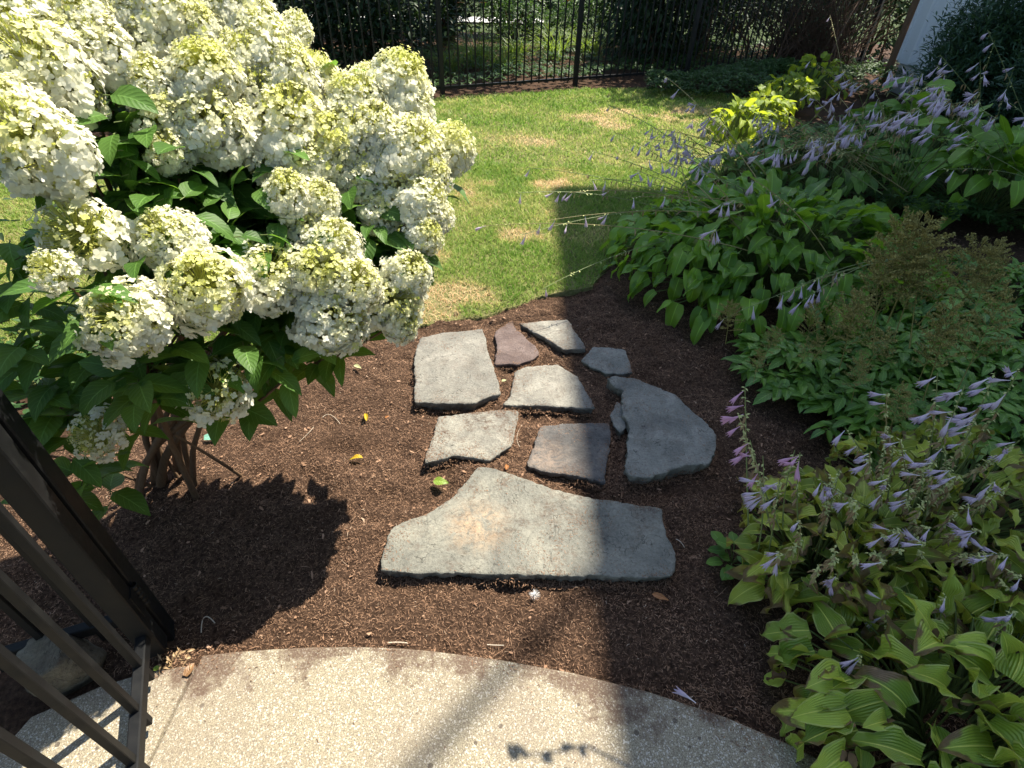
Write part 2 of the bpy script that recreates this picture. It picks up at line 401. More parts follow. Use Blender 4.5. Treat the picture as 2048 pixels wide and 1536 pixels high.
M = dict(
    far=m_plain('far_ground', (0.045, 0.065, 0.02), .95, .1, .4, 5), mulch=m_mulch(), lawn=m_lawn_soil(), conc=m_concrete(),
    shred=rampmat('mulch_fibre', [(0, (0.090, 0.052, 0.032)), (0.5, (0.270, 0.158, 0.096)), (0.9, (0.41, 0.255, 0.165)), (0.97, (0.40, 0.29, 0.205)), (1, (0.52, 0.42, 0.31))], 0.85, 0.2),
    blade=rampmat('grass_blade', [(0, (0.13, 0.27, 0.03)), (0.40, (0.31, 0.42, 0.09)), (0.54, (0.48, 0.50, 0.17)), (0.68, (0.72, 0.56, 0.28)), (1, (0.82, 0.62, 0.38))], 0.55, 0.3, 0.5),
    hyd=leafmat('hydrangea_leaf', (0.040, 0.100, 0.018), (0.100, 0.200, 0.038), 'pinnate', 8, transl=0.38, rough=0.5, spec=0.3),
    petal=rampmat('hydrangea_petal', [(0, (0.90, 0.90, 0.82)), (0.3, (0.90, 0.89, 0.70)), (0.6, (0.84, 0.83, 0.40)), (1, (0.64, 0.68, 0.13))], 0.7, 0.12, 0.45),
    bark=m_bark('shrub_bark', (0.06, 0.035, 0.02), (0.24, 0.155, 0.095)),
    twig=m_plain('green_stem', (0.13, 0.17, 0.05), 0.6, 0.3, 0.3, 80),
    stalk=m_plain('flower_stalk_green', (0.20, 0.25, 0.09), 0.5, 0.35, 0.3, 60),
    stalkdry=m_plain('flower_stalk_straw', (0.30, 0.25, 0.11), 0.6, 0.3, 0.3, 60),
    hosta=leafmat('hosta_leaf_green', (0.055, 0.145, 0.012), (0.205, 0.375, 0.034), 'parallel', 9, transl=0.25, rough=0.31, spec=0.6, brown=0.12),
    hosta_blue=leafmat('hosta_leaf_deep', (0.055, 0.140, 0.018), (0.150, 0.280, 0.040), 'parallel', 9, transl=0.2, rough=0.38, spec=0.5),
    hosta_lime=leafmat('hosta_leaf_lime', (0.085, 0.175, 0.014), (0.56, 0.64, 0.10), 'parallel', 7, margin=(0.60, 0.60, 0.24), brown=1.2, transl=0.28, rough=0.36, spec=0.5),
    hosta_front=leafmat('hosta_leaf_front', (0.085, 0.19, 0.016), (0.48, 0.62, 0.09), 'parallel', 8, margin=(0.52, 0.55, 0.2), brown=1.0, transl=0.25, rough=0.34, spec=0.5),
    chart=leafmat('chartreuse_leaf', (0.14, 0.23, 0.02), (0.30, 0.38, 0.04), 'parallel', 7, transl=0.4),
    bell=rampmat('hosta_bell', [(0, (0.53, 0.41, 0.57)), (0.5, (0.70, 0.60, 0.69)), (0.85, (0.84, 0.81, 0.82)), (1, (0.72, 0.42, 0.58))], 0.55, 0.25, 0.35),
    wither=rampmat('withered_leaf', [(0, (0.075, 0.045, 0.025)), (1, (0.26, 0.17, 0.09))], .85, .15, .1, .6, 90),
    bract=m_plain('pale_bract', (0.42, 0.44, 0.17), .6, .2, .25, 60),
    pod=rampmat('withered_bell', [(0, (0.30, 0.20, 0.10)), (0.6, (0.42, 0.31, 0.18)), (1, (0.40, 0.38, 0.16))], 0.8, 0.1, 0.2),
    astl=leafmat('astilbe_leaf', (0.045, 0.125, 0.014), (0.160, 0.290, 0.042), 'pinnate', 7, transl=0.2, rough=0.4, spec=0.45),
    plume=rampmat('astilbe_plume', [(0, (0.17, 0.155, 0.050)), (0.6, (0.32, 0.28, 0.095)), (1, (0.44, 0.40, 0.15))], 0.85, 0.1, 0.15),
    gate=m_metal('gate_paint', (0.0075, 0.0080, 0.0088), (0.028, 0.028, 0.027)),
    iron=m_plain('black_iron_paint', (0.012, 0.012, 0.012), 0.45, 0.4, 0.3, 30),
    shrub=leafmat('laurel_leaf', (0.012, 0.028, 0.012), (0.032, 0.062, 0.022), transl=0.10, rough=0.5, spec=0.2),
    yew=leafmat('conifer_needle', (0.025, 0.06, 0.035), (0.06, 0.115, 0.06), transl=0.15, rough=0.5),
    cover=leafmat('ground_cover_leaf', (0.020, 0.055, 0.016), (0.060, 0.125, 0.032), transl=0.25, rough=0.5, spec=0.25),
    lily=leafmat('daylily_leaf', (0.07, 0.13, 0.025), (0.17, 0.25, 0.05), transl=0.35),
    orange=m_plain('orange_petal', (0.75, 0.25, 0.03), 0.6, 0.2, 0.2, 60),
    twigbrown=m_bark('dry_twig', (0.05, 0.03, 0.02), (0.16, 0.10, 0.065)),
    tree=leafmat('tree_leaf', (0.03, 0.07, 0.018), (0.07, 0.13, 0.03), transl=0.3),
    treebark=m_bark('tree_bark', (0.05, 0.04, 0.03), (0.14, 0.11, 0.085)),
    white=m_plain('white_board_paint', (0.74, 0.75, 0.76), 0.5, 0.4, 0.06, 12),
    post=m_bark('brown_timber', (0.10, 0.055, 0.03), (0.20, 0.12, 0.07)),
    found=m_plain('foundation_render', (0.42, 0.42, 0.41), .85, .2, .15, 20),
    siding=m_plain('house_siding', (0.66, 0.67, 0.68), 0.6, 0.3, 0.05, 8),
    roof=m_plain('roof_shingle', (0.07, 0.065, 0.06), 0.9, 0.2, 0.35, 30),
    glass=m_plain('window_glass', (0.02, 0.025, 0.03), 0.08, 0.6, 0.1, 2),
    pave=m_plain('pale_paving', (0.62, 0.60, 0.56), 0.9, 0.2, 0.12, 6),
    rock=m_stone('field_rock', (0.19, 0.165, 0.12), (0.28, 0.25, 0.19), (0.09, 0.08, 0.065), 0.4, sc=1.4),
)

# ------------------------------------------------------------------ the setting: ground, mulch bed, lawn, patio
def in_poly(x, y, poly):
    x = np.asarray(x); y = np.asarray(y); c = np.zeros(x.shape, bool); n = len(poly); j = n - 1
    for i in range(n):
        xi, yi = poly[i][:2]; xj, yj = poly[j][:2]
        if yi != yj:
            c ^= ((yi > y) != (yj > y)) & (x < (xj - xi) * (y - yi) / (yj - yi) + xi)
        j = i
    return c
def struct(o): return tag(o, kind='structure')

g = Geo(); S = 90
g.add([(-S, -S, -0.07), (S, -S, -0.07), (S, S, -0.07), (-S, S, -0.07)], q=[(0, 1, 2, 3)])
struct(g.build('ground', M['far']))

def grid(x0, x1, y0, y1, d, zf):
    xs = np.arange(x0, x1 + d / 2, d); ys = np.arange(y0, y1 + d / 2, d)
    X, Y = np.meshgrid(xs, ys, indexing='ij'); V = np.stack([X, Y, zf(X, Y)], -1)
    i = np.arange(X.size).reshape(X.shape)
    q = np.stack([i[:-1, :-1], i[1:, :-1], i[1:, 1:], i[:-1, 1:]], -1).reshape(-1, 4)
    return V.reshape(-1, 3), q
g = Geo(); v, q = grid(-2.6, 2.6, 0.1, 3.4, 0.0125, mulch_z); g.add(v, q=q)
struct(g.build('mulch_bed', M['mulch']))
g = Geo(); v, q = grid(-9, 9, -1, 15, 0.1, lambda x, y: -0.035 + 0.02 * fbm(x * 2, y * 2, 3, 21)); g.add(v, q=q)
struct(g.build('bed_soil', M['mulch']))

LAWN_PX = [(-700, 880), (0, 778), (300, 757), (490, 738), (560, 722), (700, 692), (830, 657), (960, 640), (1080, 602), (1180, 578),
           (1240, 520), (1340, 430), (1460, 340), (1560, 262), (1560, 215), (1420, 188), (1290, 181), (1150, 182), (1000, 193), (850, 203), (700, 235), (500, 262), (300, 290), (-700, 430)]
LAWN = np.array([P(a, b)[:2] for a, b in LAWN_PX])
def resample(poly, d, closed=True):
    poly = np.asarray(poly, float); pts = []
    n = len(poly)
    for i in range(n if closed else n - 1):
        a, b = poly[i], poly[(i + 1) % n]; k = max(1, int(np.linalg.norm(b - a) / d))
        for t in range(k): pts.append(a + (b - a) * t / k)
    if not closed: pts.append(poly[-1])
    return np.array(pts)
lp = resample(LAWN, 0.05)
lp = lp + 0.03 * np.stack([fbm(lp[:, 0] * 8, lp[:, 1] * 8, 3, 31), fbm(lp[:, 0] * 8, lp[:, 1] * 8, 3, 37)], -1) * 2
n = len(lp); g = Geo()
V = np.concatenate([np.c_[lp, np.full(n, -0.02)], np.c_[lp, np.full(n, 0.022)]])
g.add(V, q=[(i, (i + 1) % n, n + (i + 1) % n, n + i) for i in range(n)])
lawn = g.build('lawn', M['lawn'])
bm = bmesh.new(); bm.from_mesh(lawn.data); bm.verts.ensure_lookup_table()
bm.faces.new([bm.verts[n + i] for i in range(n)]); bm.to_mesh(lawn.data); bm.free(); struct(lawn)

# grass blades, dry in patches
DRY = [(1175, 245, .35), (1250, 232, .3), (1330, 235, .35), (1400, 235, .4), (1080, 355, .22), (1110, 372, .2), (985, 370, .2), (950, 397, .16), (1030, 480, .16), (930, 592, .14), (880, 600, .16), (870, 640, .2), (1000, 610, .12), (830, 520, .15), (1230, 260, .25), (1080, 290, .2)]
dryc = [(P(a, b)[:2], r) for a, b, r in DRY]
def blades(nb, xr, yr, wid):
    x = rng.uniform(*xr, nb); y = rng.uniform(*yr, nb); ok = in_poly(x, y, lp); x, y = x[ok], y[ok]
    d = 0.42 * fbm(x * 1.7, y * 1.7, 4, 50) + 0.30 * fbm(x * 7, y * 7, 3, 55)
    for c, r in dryc: d = d + 0.75 * np.exp(-((x - c[0]) ** 2 * .55 + (y - c[1]) ** 2 * 1.3) / (2 * (r * 0.55) ** 2)) * np.clip(.75 + 3.0 * fbm(x * 4, y * 4, 4, 58), 0, 1.5) * (0.5 + 1.2 * rng.random(len(x)))
    rv = np.clip(0.34 + d * 0.8 + rng.normal(0, 0.13, len(x)), 0, 1)
    N = len(x); dist = np.hypot(x, y)
    h = rng.uniform(0.014, 0.046, N) * (1 + .5 * (rng.random(N) < .04)) * np.where(rv > 0.65, 0.7, 1); w = wid * (0.7 + 0.16 * dist) * rng.uniform(0.7, 1.3, N)
    a = rng.uniform(0, 6.28, N); lean = rng.uniform(0.2, 1.7, N) * h; la = rng.uniform(0, 6.28, N)
    bx, by = np.cos(a) * w / 2, np.sin(a) * w / 2; lx, ly = np.cos(la) * lean, np.sin(la) * lean
    z0 = np.full(N, 0.018)
    V = np.stack([np.stack([x - bx, y - by, z0], -1), np.stack([x + bx, y + by, z0], -1),
                  np.stack([x + lx * .4 + bx * .8, y + ly * .4 + by * .8, z0 + h * .6], -1), np.stack([x + lx * .4 - bx * .8, y + ly * .4 - by * .8, z0 + h * .6], -1),
                  np.stack([x + lx, y + ly, z0 + h], -1)], 1)
    o = np.arange(N)[:, None] * 5
    g.add(V, q=o + np.array([0, 1, 2, 3]), t=o + np.array([3, 2, 4]), rnd=np.repeat(rv, 5))
g = Geo()
blades(150000, (-2.6, 2.2), (2.0, 5.0), 0.0042)
blades(50000, (-5.0, -2.6), (1.6, 5.0), 0.0048)
blades(120000, (-3.2, 4.6), (4.8, 9.5), 0.0055)
tag(g.build('grass_blades', M['blade']), kind='stuff')

# shredded bark on the bed
def shreds(nb, xr, yr, lmin, lmax, wmin, wmax, tint=0.0, lift=0.006):
    x = rng.uniform(*xr, nb); y = rng.uniform(*yr, nb)
    ok = ~in_poly(x, y, lp); x, y = x[ok], y[ok]; N = len(x)
    z = mulch_z(x, y) + rng.uniform(0.001, lift, N)
    a = rng.uniform(0, 6.28, N); L = rng.uniform(lmin, lmax, N) * rng.uniform(0.4, 1, N); w = rng.uniform(wmin, wmax, N)
    til = rng.normal(0, 0.28, N); cv = rng.normal(0, 0.5, N)
    V = []
    for k, t in enumerate((-0.5, 0, 0.5)):
        aa = a + cv * t
        cx, cy, cz = x + np.cos(aa) * L * t, y + np.sin(aa) * L * t, z + np.sin(til) * L * t + (0.08 * L if k == 1 else 0)
        ww = w * (0.55 if k != 1 else 1)
        px_, py_ = -np.sin(aa) * ww / 2, np.cos(aa) * ww / 2; tw = rng.normal(0, 0.4, N) * ww
        V += [np.stack([cx - px_, cy - py_, cz - tw / 2], -1), np.stack([cx + px_, cy + py_, cz + tw / 2], -1)]
    V = np.stack(V, 1); o = np.arange(N)[:, None, None] * 6
    r = np.clip(rng.beta(2, 2.6, N) * 0.92 + 0.25 * fbm(x * 6, y * 6, 3, 61) + tint, 0, 0.93)
    hi = rng.random(N) < 0.010; r[hi] = rng.uniform(0.95, 1, hi.sum())
    g.add(V, q=(o + np.array([[0, 2, 3, 1], [2, 4, 5, 3]])).reshape(-1, 4), rnd=np.repeat(r, 6))
g = Geo()
shreds(190000, (-1.75, 1.5), (0.62, 2.95), 0.004, 0.016, 0.0006, 0.0018)
shreds(1300, (-1.4, 1.4), (0.62, 2.8), 0.025, 0.055, 0.0009, 0.0018, 0.08, 0.010)
shreds(700, (-1.3, 1.2), (0.66, 2.6), 0.008, 0.028, 0.003, 0.009, 0.15, 0.010)
shreds(14000, (.15, 1.5), (0.25, .63), 0.005, 0.022, 0.0007, 0.0024)
shreds(9000, (-4, 4), (2.0, 4.6), 0.01, 0.04, 0.001, 0.004)
tag(g.build('mulch_shreds', M['shred']), kind='stuff')

def slab(name, pts, z0, z1, mat, bev=0.006):
    pts = np.asarray(pts, float); n = len(pts)
    d = np.roll(pts, -1, 0) - np.roll(pts, 1, 0); nr = unit(np.stack([d[:, 1], -d[:, 0]], -1))
    area = 0.5 * np.sum(pts[:, 0] * np.roll(pts[:, 1], -1) - pts[:, 1] * np.roll(pts[:, 0], -1))
    if area < 0: pts = pts[::-1]; nr = -nr[::-1] * -1; d = np.roll(pts, -1, 0) - np.roll(pts, 1, 0); nr = unit(np.stack([d[:, 1], -d[:, 0]], -1))
    rings = [np.c_[pts, np.full(n, z0)], np.c_[pts, np.full(n, z1 - bev)], np.c_[pts - nr * bev * .4, np.full(n, z1 - bev * .3)], np.c_[pts - nr * bev, np.full(n, z1)]]
    V = np.concatenate(rings); q = []
    for k in range(3): q += [(k * n + i, k * n + (i + 1) % n, (k + 1) * n + (i + 1) % n, (k + 1) * n + i) for i in range(n)]
    g = Geo(); g.add(V, q=q); o = g.build(name, mat)
    bm = bmesh.new(); bm.from_mesh(o.data); bm.verts.ensure_lookup_table()
    bm.faces.new([bm.verts[3 * n + i] for i in range(n)]); bm.to_mesh(o.data); bm.free()
    return o
PATZ = 0.042
arc = [P(a, b, PATZ)[:2] for a, b in [(404, 1310), (470, 1302), (540, 1297), (620, 1293), (720, 1292), (800, 1295), (870, 1301), (1000, 1318), (1150, 1345), (1300, 1383), (1450, 1432), (1590, 1492), (1800, 1600), (2050, 1760)]]
jn = P(288, 1545, PATZ)[:2]; j0 = np.array(arc[0]); jd = (jn - j0) / np.linalg.norm(jn - j0)
patio = [np.array(a) for a in arc] + [np.array([1.6, -1.5]), j0 + jd * 2.2]
struct(slab('patio', resample(patio, 0.04), -0.06, PATZ, M['conc']))
off = np.array([-0.007, 0.0])
pth = [j0 + off + jd * 2.2, np.array([-3.2, -1.4]), P(-160, 1640, PATZ)[:2], P(0, 1500, PATZ)[:2], P(60, 1432, PATZ)[:2], P(195, 1372, PATZ)[:2], P(310, 1336, PATZ)[:2], j0 + off + jd * .025]
struct(slab('path', resample(pth, 0.04), -0.06, PATZ - 0.002, M['conc']))

# ------------------------------------------------------------------ flagstones
STONES = []
def flagstone(zpts, label, mat, th, group='flagstones laid in the mulch', rough=1.0, seed=1, absolute=False):
    px = [(x, y) if absolute else (700 + x / 2.56, 580 + y / 2.56) for x, y in zpts]
    pts = np.array([P(a, b, th)[:2] for a, b in px])
    pts = resample(pts, 0.007); n = len(pts)
    area = 0.5 * np.sum(pts[:, 0] * np.roll(pts[:, 1], -1) - pts[:, 1] * np.roll(pts[:, 0], -1))
    if area < 0: pts = pts[::-1]
    for _ in range(1): pts = 0.5 * pts + 0.25 * (np.roll(pts, 1, 0) + np.roll(pts, -1, 0))
    d = np.roll(pts, -1, 0) - np.roll(pts, 1, 0); nr = unit(np.stack([d[:, 1], -d[:, 0]], -1))
    s_ = np.arange(n) * 0.009
    jit = lambda sc, k: fbm(pts[:, 0] * sc + k, pts[:, 1] * sc - k, 4, seed + k)[:, None]
    pts = pts + nr * (0.006 * rough * jit(60, 1) + 0.008 * rough * jit(14, 2))
    zt = th + 0.003 * fbm(pts[:, 0] * 6, pts[:, 1] * 6, 3, seed)
    rings = [np.c_[pts + nr * (-0.022 + 0.006 * rough * jit(30, 3)), np.full(n, -0.04)],
             np.c_[pts + nr * (-0.013 + 0.014 * rough * jit(26, 4)), np.full(n, th * .2)],
             np.c_[pts + nr * (-0.005 + 0.016 * rough * jit(44, 5)), np.full(n, th * .5)],
             np.c_[pts + nr * (-0.001 + 0.007 * rough * jit(70, 6)), zt - 0.007],
             np.c_[pts - nr * 0.0008, zt - 0.0016], np.c_[pts - nr * 0.0028, zt], np.c_[pts - nr * 0.010, np.full(n, th + 0.0008)]]
    STONES.append((pts, th, nr))
    V = np.concatenate(rings); q = []
    for k in range(len(rings) - 1): q += [(k * n + i, k * n + (i + 1) % n, (k + 1) * n + (i + 1) % n, (k + 1) * n + i) for i in range(n)]
    c = np.r_[pts.mean(0), 0]
    g = Geo(); g.add(V, q=q); o = g.build('flagstone', mat, origin=c)
    bm = bmesh.new(); bm.from_mesh(o.data); bm.verts.ensure_lookup_table(); k0 = (len(rings) - 1) * n
    rim = rings[-1][:, :2]; lo, hi = rim.min(0), rim.max(0)                       # the top: a fine, slightly uneven sheet
    gx, gy = np.meshgrid(np.arange(lo[0], hi[0], .014), np.arange(lo[1], hi[1], .014)); gp = np.stack([gx.ravel(), gy.ravel()], -1) + rng.uniform(-.004, .004, (gx.size, 2))
    dm = np.sqrt(((gp[:, None] - rim[None]) ** 2).sum(-1).min(1)); ok = in_poly(gp[:, 0], gp[:, 1], rim) & (dm > .008); gp, dm = gp[ok], dm[ok]
    gz = th + .0008 + np.clip((dm - .008) / .03, 0, 1) * .0035 * (fbm(gp[:, 0] * 9, gp[:, 1] * 9, 4, seed + 9) + .1)
    cv, _, cf, ov, _, _ = delaunay_2d_cdt([Vector(p) for p in rim - c[:2]] + [Vector(p) for p in gp - c[:2]], [(i, (i + 1) % n) for i in range(n)], [], 1, 1e-7)
    bv = []
    for i, p in enumerate(cv):
        o_ = ov[i][0] if ov[i] else -1
        if 0 <= o_ < n: bv.append(bm.verts[k0 + o_])
        else: bv.append(bm.verts.new((p.x, p.y, gz[o_ - n] if o_ >= n else th)))
        bm.verts.ensure_lookup_table()
    for f in cf:
        try: q_ = bm.faces.new([bv[i] for i in f]); q_.smooth = True
        except ValueError: pass
    bmesh.ops.recalc_face_normals(bm, faces=bm.faces)
    bm.to_mesh(o.data); bm.free()
    return tag(o, label, 'stepping stone', group)
G1, G2, G3 = (0.255, 0.250, 0.210), (0.36, 0.345, 0.28), (0.165, 0.165, 0.145)
stA = m_stone('bluestone_big', G1, G2, G3, 0.65, ((-0.10, 1.10), 0.13, (0.48, 0.34, 0.21)), 0.8, 0.0)
stB = m_stone('bluestone_dark', (0.155, 0.145, 0.135), (0.22, 0.195, 0.17), (0.085, 0.085, 0.085), 0.5, ((0.12, 1.43), 0.14, (0.32, 0.24, 0.18)), 1.0, 3.1)
stC = m_stone('bluestone_mottled', (0.30, 0.285, 0.24), (0.42, 0.40, 0.33), (0.20, 0.19, 0.165), 1.0, None, 1.0, 7.7)
stD = m_stone('bluestone_tan', (0.31, 0.295, 0.25), (0.42, 0.40, 0.34), (0.21, 0.20, 0.18), 0.4, None, 1.0, 11.3)
stE = m_stone('bluestone_grey', (0.28, 0.268, 0.23), (0.37, 0.35, 0.30), (0.20, 0.195, 0.175), 0.3, None, 0.7, 15.9)
stF = m_stone('redstone', (0.16, 0.117, 0.106), (0.24, 0.185, 0.168), (0.095, 0.07, 0.066), 0.3, None, 1.0, 19.0)
stI = m_stone('bluestone_pale', (0.29, 0.285, 0.245), (0.39, 0.38, 0.33), (0.195, 0.195, 0.175), 0.35, None, 1.1, 23.0)
flagstone([(150, 1440), (205, 1225), (330, 1165), (440, 1120), (530, 1055), (590, 985), (650, 908), (720, 905), (800, 935), (910, 968), (1000, 1005), (1100, 1035), (1250, 1062), (1400, 1085), (1600, 1118), (1608, 1200), (1625, 1260), (1660, 1340), (1668, 1430), (1655, 1470), (1500, 1472), (1300, 1466), (1100, 1462), (900, 1458), (700, 1460), (550, 1454), (330, 1448)],
          'largest grey flagstone with an orange stain, nearest the concrete patio', stA, 0.044, seed=11)
flagstone([(905, 905), (925, 850), (950, 760), (975, 697), (1100, 685), (1250, 680), (1325, 682), (1330, 760), (1318, 880), (1305, 960), (1308, 990), (1230, 968), (1100, 942), (1000, 928)],
          'dark squarish flagstone with a rusty patch, half in the house shadow', stB, 0.036, seed=23)
flagstone([(385, 885), (400, 820), (430, 740), (450, 650), (600, 630), (750, 615), (860, 613), (862, 660), (845, 740), (830, 795), (770, 830), (715, 875), (620, 862), (530, 850), (450, 870)],
          'pale flagstone mottled with dark mulch crumbs, left of the dark square one', stC, 0.038, seed=31)
flagstone([(780, 590), (820, 540), (835, 470), (840, 415), (900, 395), (1000, 385), (1060, 378), (1110, 410), (1160, 440), (1200, 500), (1240, 560), (1255, 605), (1100, 598), (950, 592)],
          'tan half moon flagstone in the middle of the path', stD, 0.032, seed=41)
flagstone([(330, 575), (330, 450), (335, 320), (365, 240), (500, 215), (680, 196), (695, 240), (705, 320), (730, 380), (760, 470), (772, 530), (700, 550), (630, 582), (480, 580)],
          'tall smooth grey flagstone, leftmost at the lawn end of the path', stE, 0.044, seed=53)
flagstone([(740, 385), (750, 300), (738, 230), (745, 205), (830, 155), (850, 200), (900, 240), (950, 290), (975, 330), (930, 360), (860, 385), (800, 380)],
          'purple red flagstone, the only reddish one', stF, 0.036, seed=61)
flagstone([(865, 170), (990, 160), (1115, 150), (1145, 200), (1180, 250), (1208, 300), (1090, 305), (1020, 262), (940, 215)],
          'triangular grey flagstone farthest from the patio', stD, 0.044, seed=71)
flagstone([(1182, 360), (1240, 292), (1330, 292), (1410, 305), (1430, 360), (1448, 420), (1400, 432), (1310, 428), (1240, 395)],
          'smallest five sided flagstone above the rough rounded one', stI, 0.034, seed=83)
flagstone([(1310, 450), (1360, 436), (1450, 450), (1560, 490), (1660, 530), (1720, 590), (1800, 660), (1880, 740), (1870, 810), (1860, 870), (1820, 895), (1750, 895), (1650, 925), (1600, 945), (1500, 960), (1430, 950), (1412, 900), (1425, 800), (1430, 700), (1395, 620), (1390, 560), (1400, 510), (1340, 490)],
          'thick rough flagstone with rounded right side, wholly in shade', stI, 0.058, rough=1.25, seed=97)
flagstone([(1330, 640), (1370, 570), (1400, 590), (1412, 700), (1388, 733), (1350, 690)],
          'small narrow stone sliver wedged against the thick rough flagstone', stI, 0.036, seed=103)

g = Geo()
def crumbs(x, y, z, lmin=.002, lmax=.010):
    N = len(x); a = rng.uniform(0, 6.28, N); L = rng.uniform(lmin, lmax, N); w = rng.uniform(.0007, .0022, N)
    u = np.stack([np.cos(a), np.sin(a), rng.normal(0, .15, N)], -1) * L[:, None] / 2; v = np.stack([-np.sin(a), np.cos(a), 0 * a], -1) * w[:, None] / 2
    c = np.stack([x, y, np.broadcast_to(z, (N,)) + .0016], -1)
    V = np.stack([c - u - v, c - u * .1 - v * 1.3 + [0, 0, .0008], c + u, c + v * 1.2 + [0, 0, .001]], 1)
    g.add(V, q=np.arange(N)[:, None] * 4 + np.array([0, 1, 2, 3]), rnd=np.repeat(np.clip(rng.beta(2, 3, N) * .8, 0, 1), 4))
for k_, (pl, th_, nr_) in enumerate(STONES):
    lo, hi = pl.min(0), pl.max(0); N = int((hi - lo).prod() * (26000 if k_ in (2, 1, 9) else 12000)); x = rng.uniform(lo[0], hi[0], N); y = rng.uniform(lo[1], hi[1], N)
    f = fbm(x * 7, y * 7, 4, 70 + k_) + .25 * fbm(x * 25, y * 25, 2, 80); ok = in_poly(x, y, pl * .98 + pl.mean(0) * .02) & (rng.random(N) < np.clip((f - (.0 if k_ == 2 else .14)) * 3.2, 0.015, 1))
    crumbs(x[ok], y[ok], th_)
    j = rng.integers(0, len(pl), len(pl) * 5); e = rng.exponential(.008, len(j)) + .003; q_ = pl[j] - nr_[j] * e[:, None]
    ok = rng.random(len(j)) < np.clip(.10 + 1.6 * fbm(q_[:, 0] * 9, q_[:, 1] * 9, 3, 95), 0, 1); crumbs(q_[ok, 0], q_[ok, 1], th_, .003, .013)
    j = rng.integers(0, len(pl), len(pl) * 9); q_ = pl[j] + nr_[j] * rng.uniform(-.012, .02, len(j))[:, None]
    lv = np.clip(.3 + 1.5 * fbm(q_[:, 0] * 6, q_[:, 1] * 6, 3, 96), .05, .85); zz = rng.uniform(.0, 1, len(j)) * lv * th_ * .9; inside = in_poly(q_[:, 0], q_[:, 1], pl); zz = np.where(inside, np.minimum(zz, th_ * .3), zz)
    crumbs(q_[:, 0], q_[:, 1], zz, .006, .018)
N = 30000; x = rng.uniform(-.95, 1.0, N); y = rng.uniform(.2, .75, N); e = .715 - .18 * (x + .41) ** 2 - y
ok = (e > .004) & (rng.random(N) < np.clip(np.exp(-e / .030) * (.5 + 2.6 * fbm(x * 5, y * 5, 4, 91)) + .006, 0, 1)); crumbs(x[ok], y[ok], PATZ, .002, .014)
tag(g.build('mulch_crumbs', M['shred']), kind='stuff')

def boulder(name, label, c, rad, seed, mat):
    bm = bmesh.new(); bmesh.ops.create_icosphere(bm, subdivisions=4, radius=1)
    r_ = random.Random(seed); planes = [(Vector((r_.gauss(0, 1), r_.gauss(0, 1), r_.gauss(0, .8))).normalized(), r_.uniform(.62, .9)) for _ in range(14)]
    for v in bm.verts:
        p = v.co.copy()
        for nn, d in planes:
            e = p.dot(nn) - d
            if e > 0: p -= nn * e * .92
        k = 1 + 0.05 * float(fbm(np.array([p.x * 5 + seed]), np.array([p.y * 5 + p.z * 3]), 4, seed)[0])
        v.co = Vector((p.x * rad[0] * k, p.y * rad[1] * k, p.z * rad[2] * k))
    me = bpy.data.meshes.new(name); bm.to_mesh(me); bm.free(); me.materials.append(mat)
    for f in me.polygons: f.use_smooth = True
    o = bpy.data.objects.new(name, me); COL.objects.link(o); o.location = c
    return tag(o, label, 'rock')
b = P(125, 1380, 0.05); boulder('boulder', 'dusty grey rock lying behind the open gate', (b[0] - .02, b[1] + .05, 0.085), (0.105, 0.075, 0.105), 5, M['rock'])

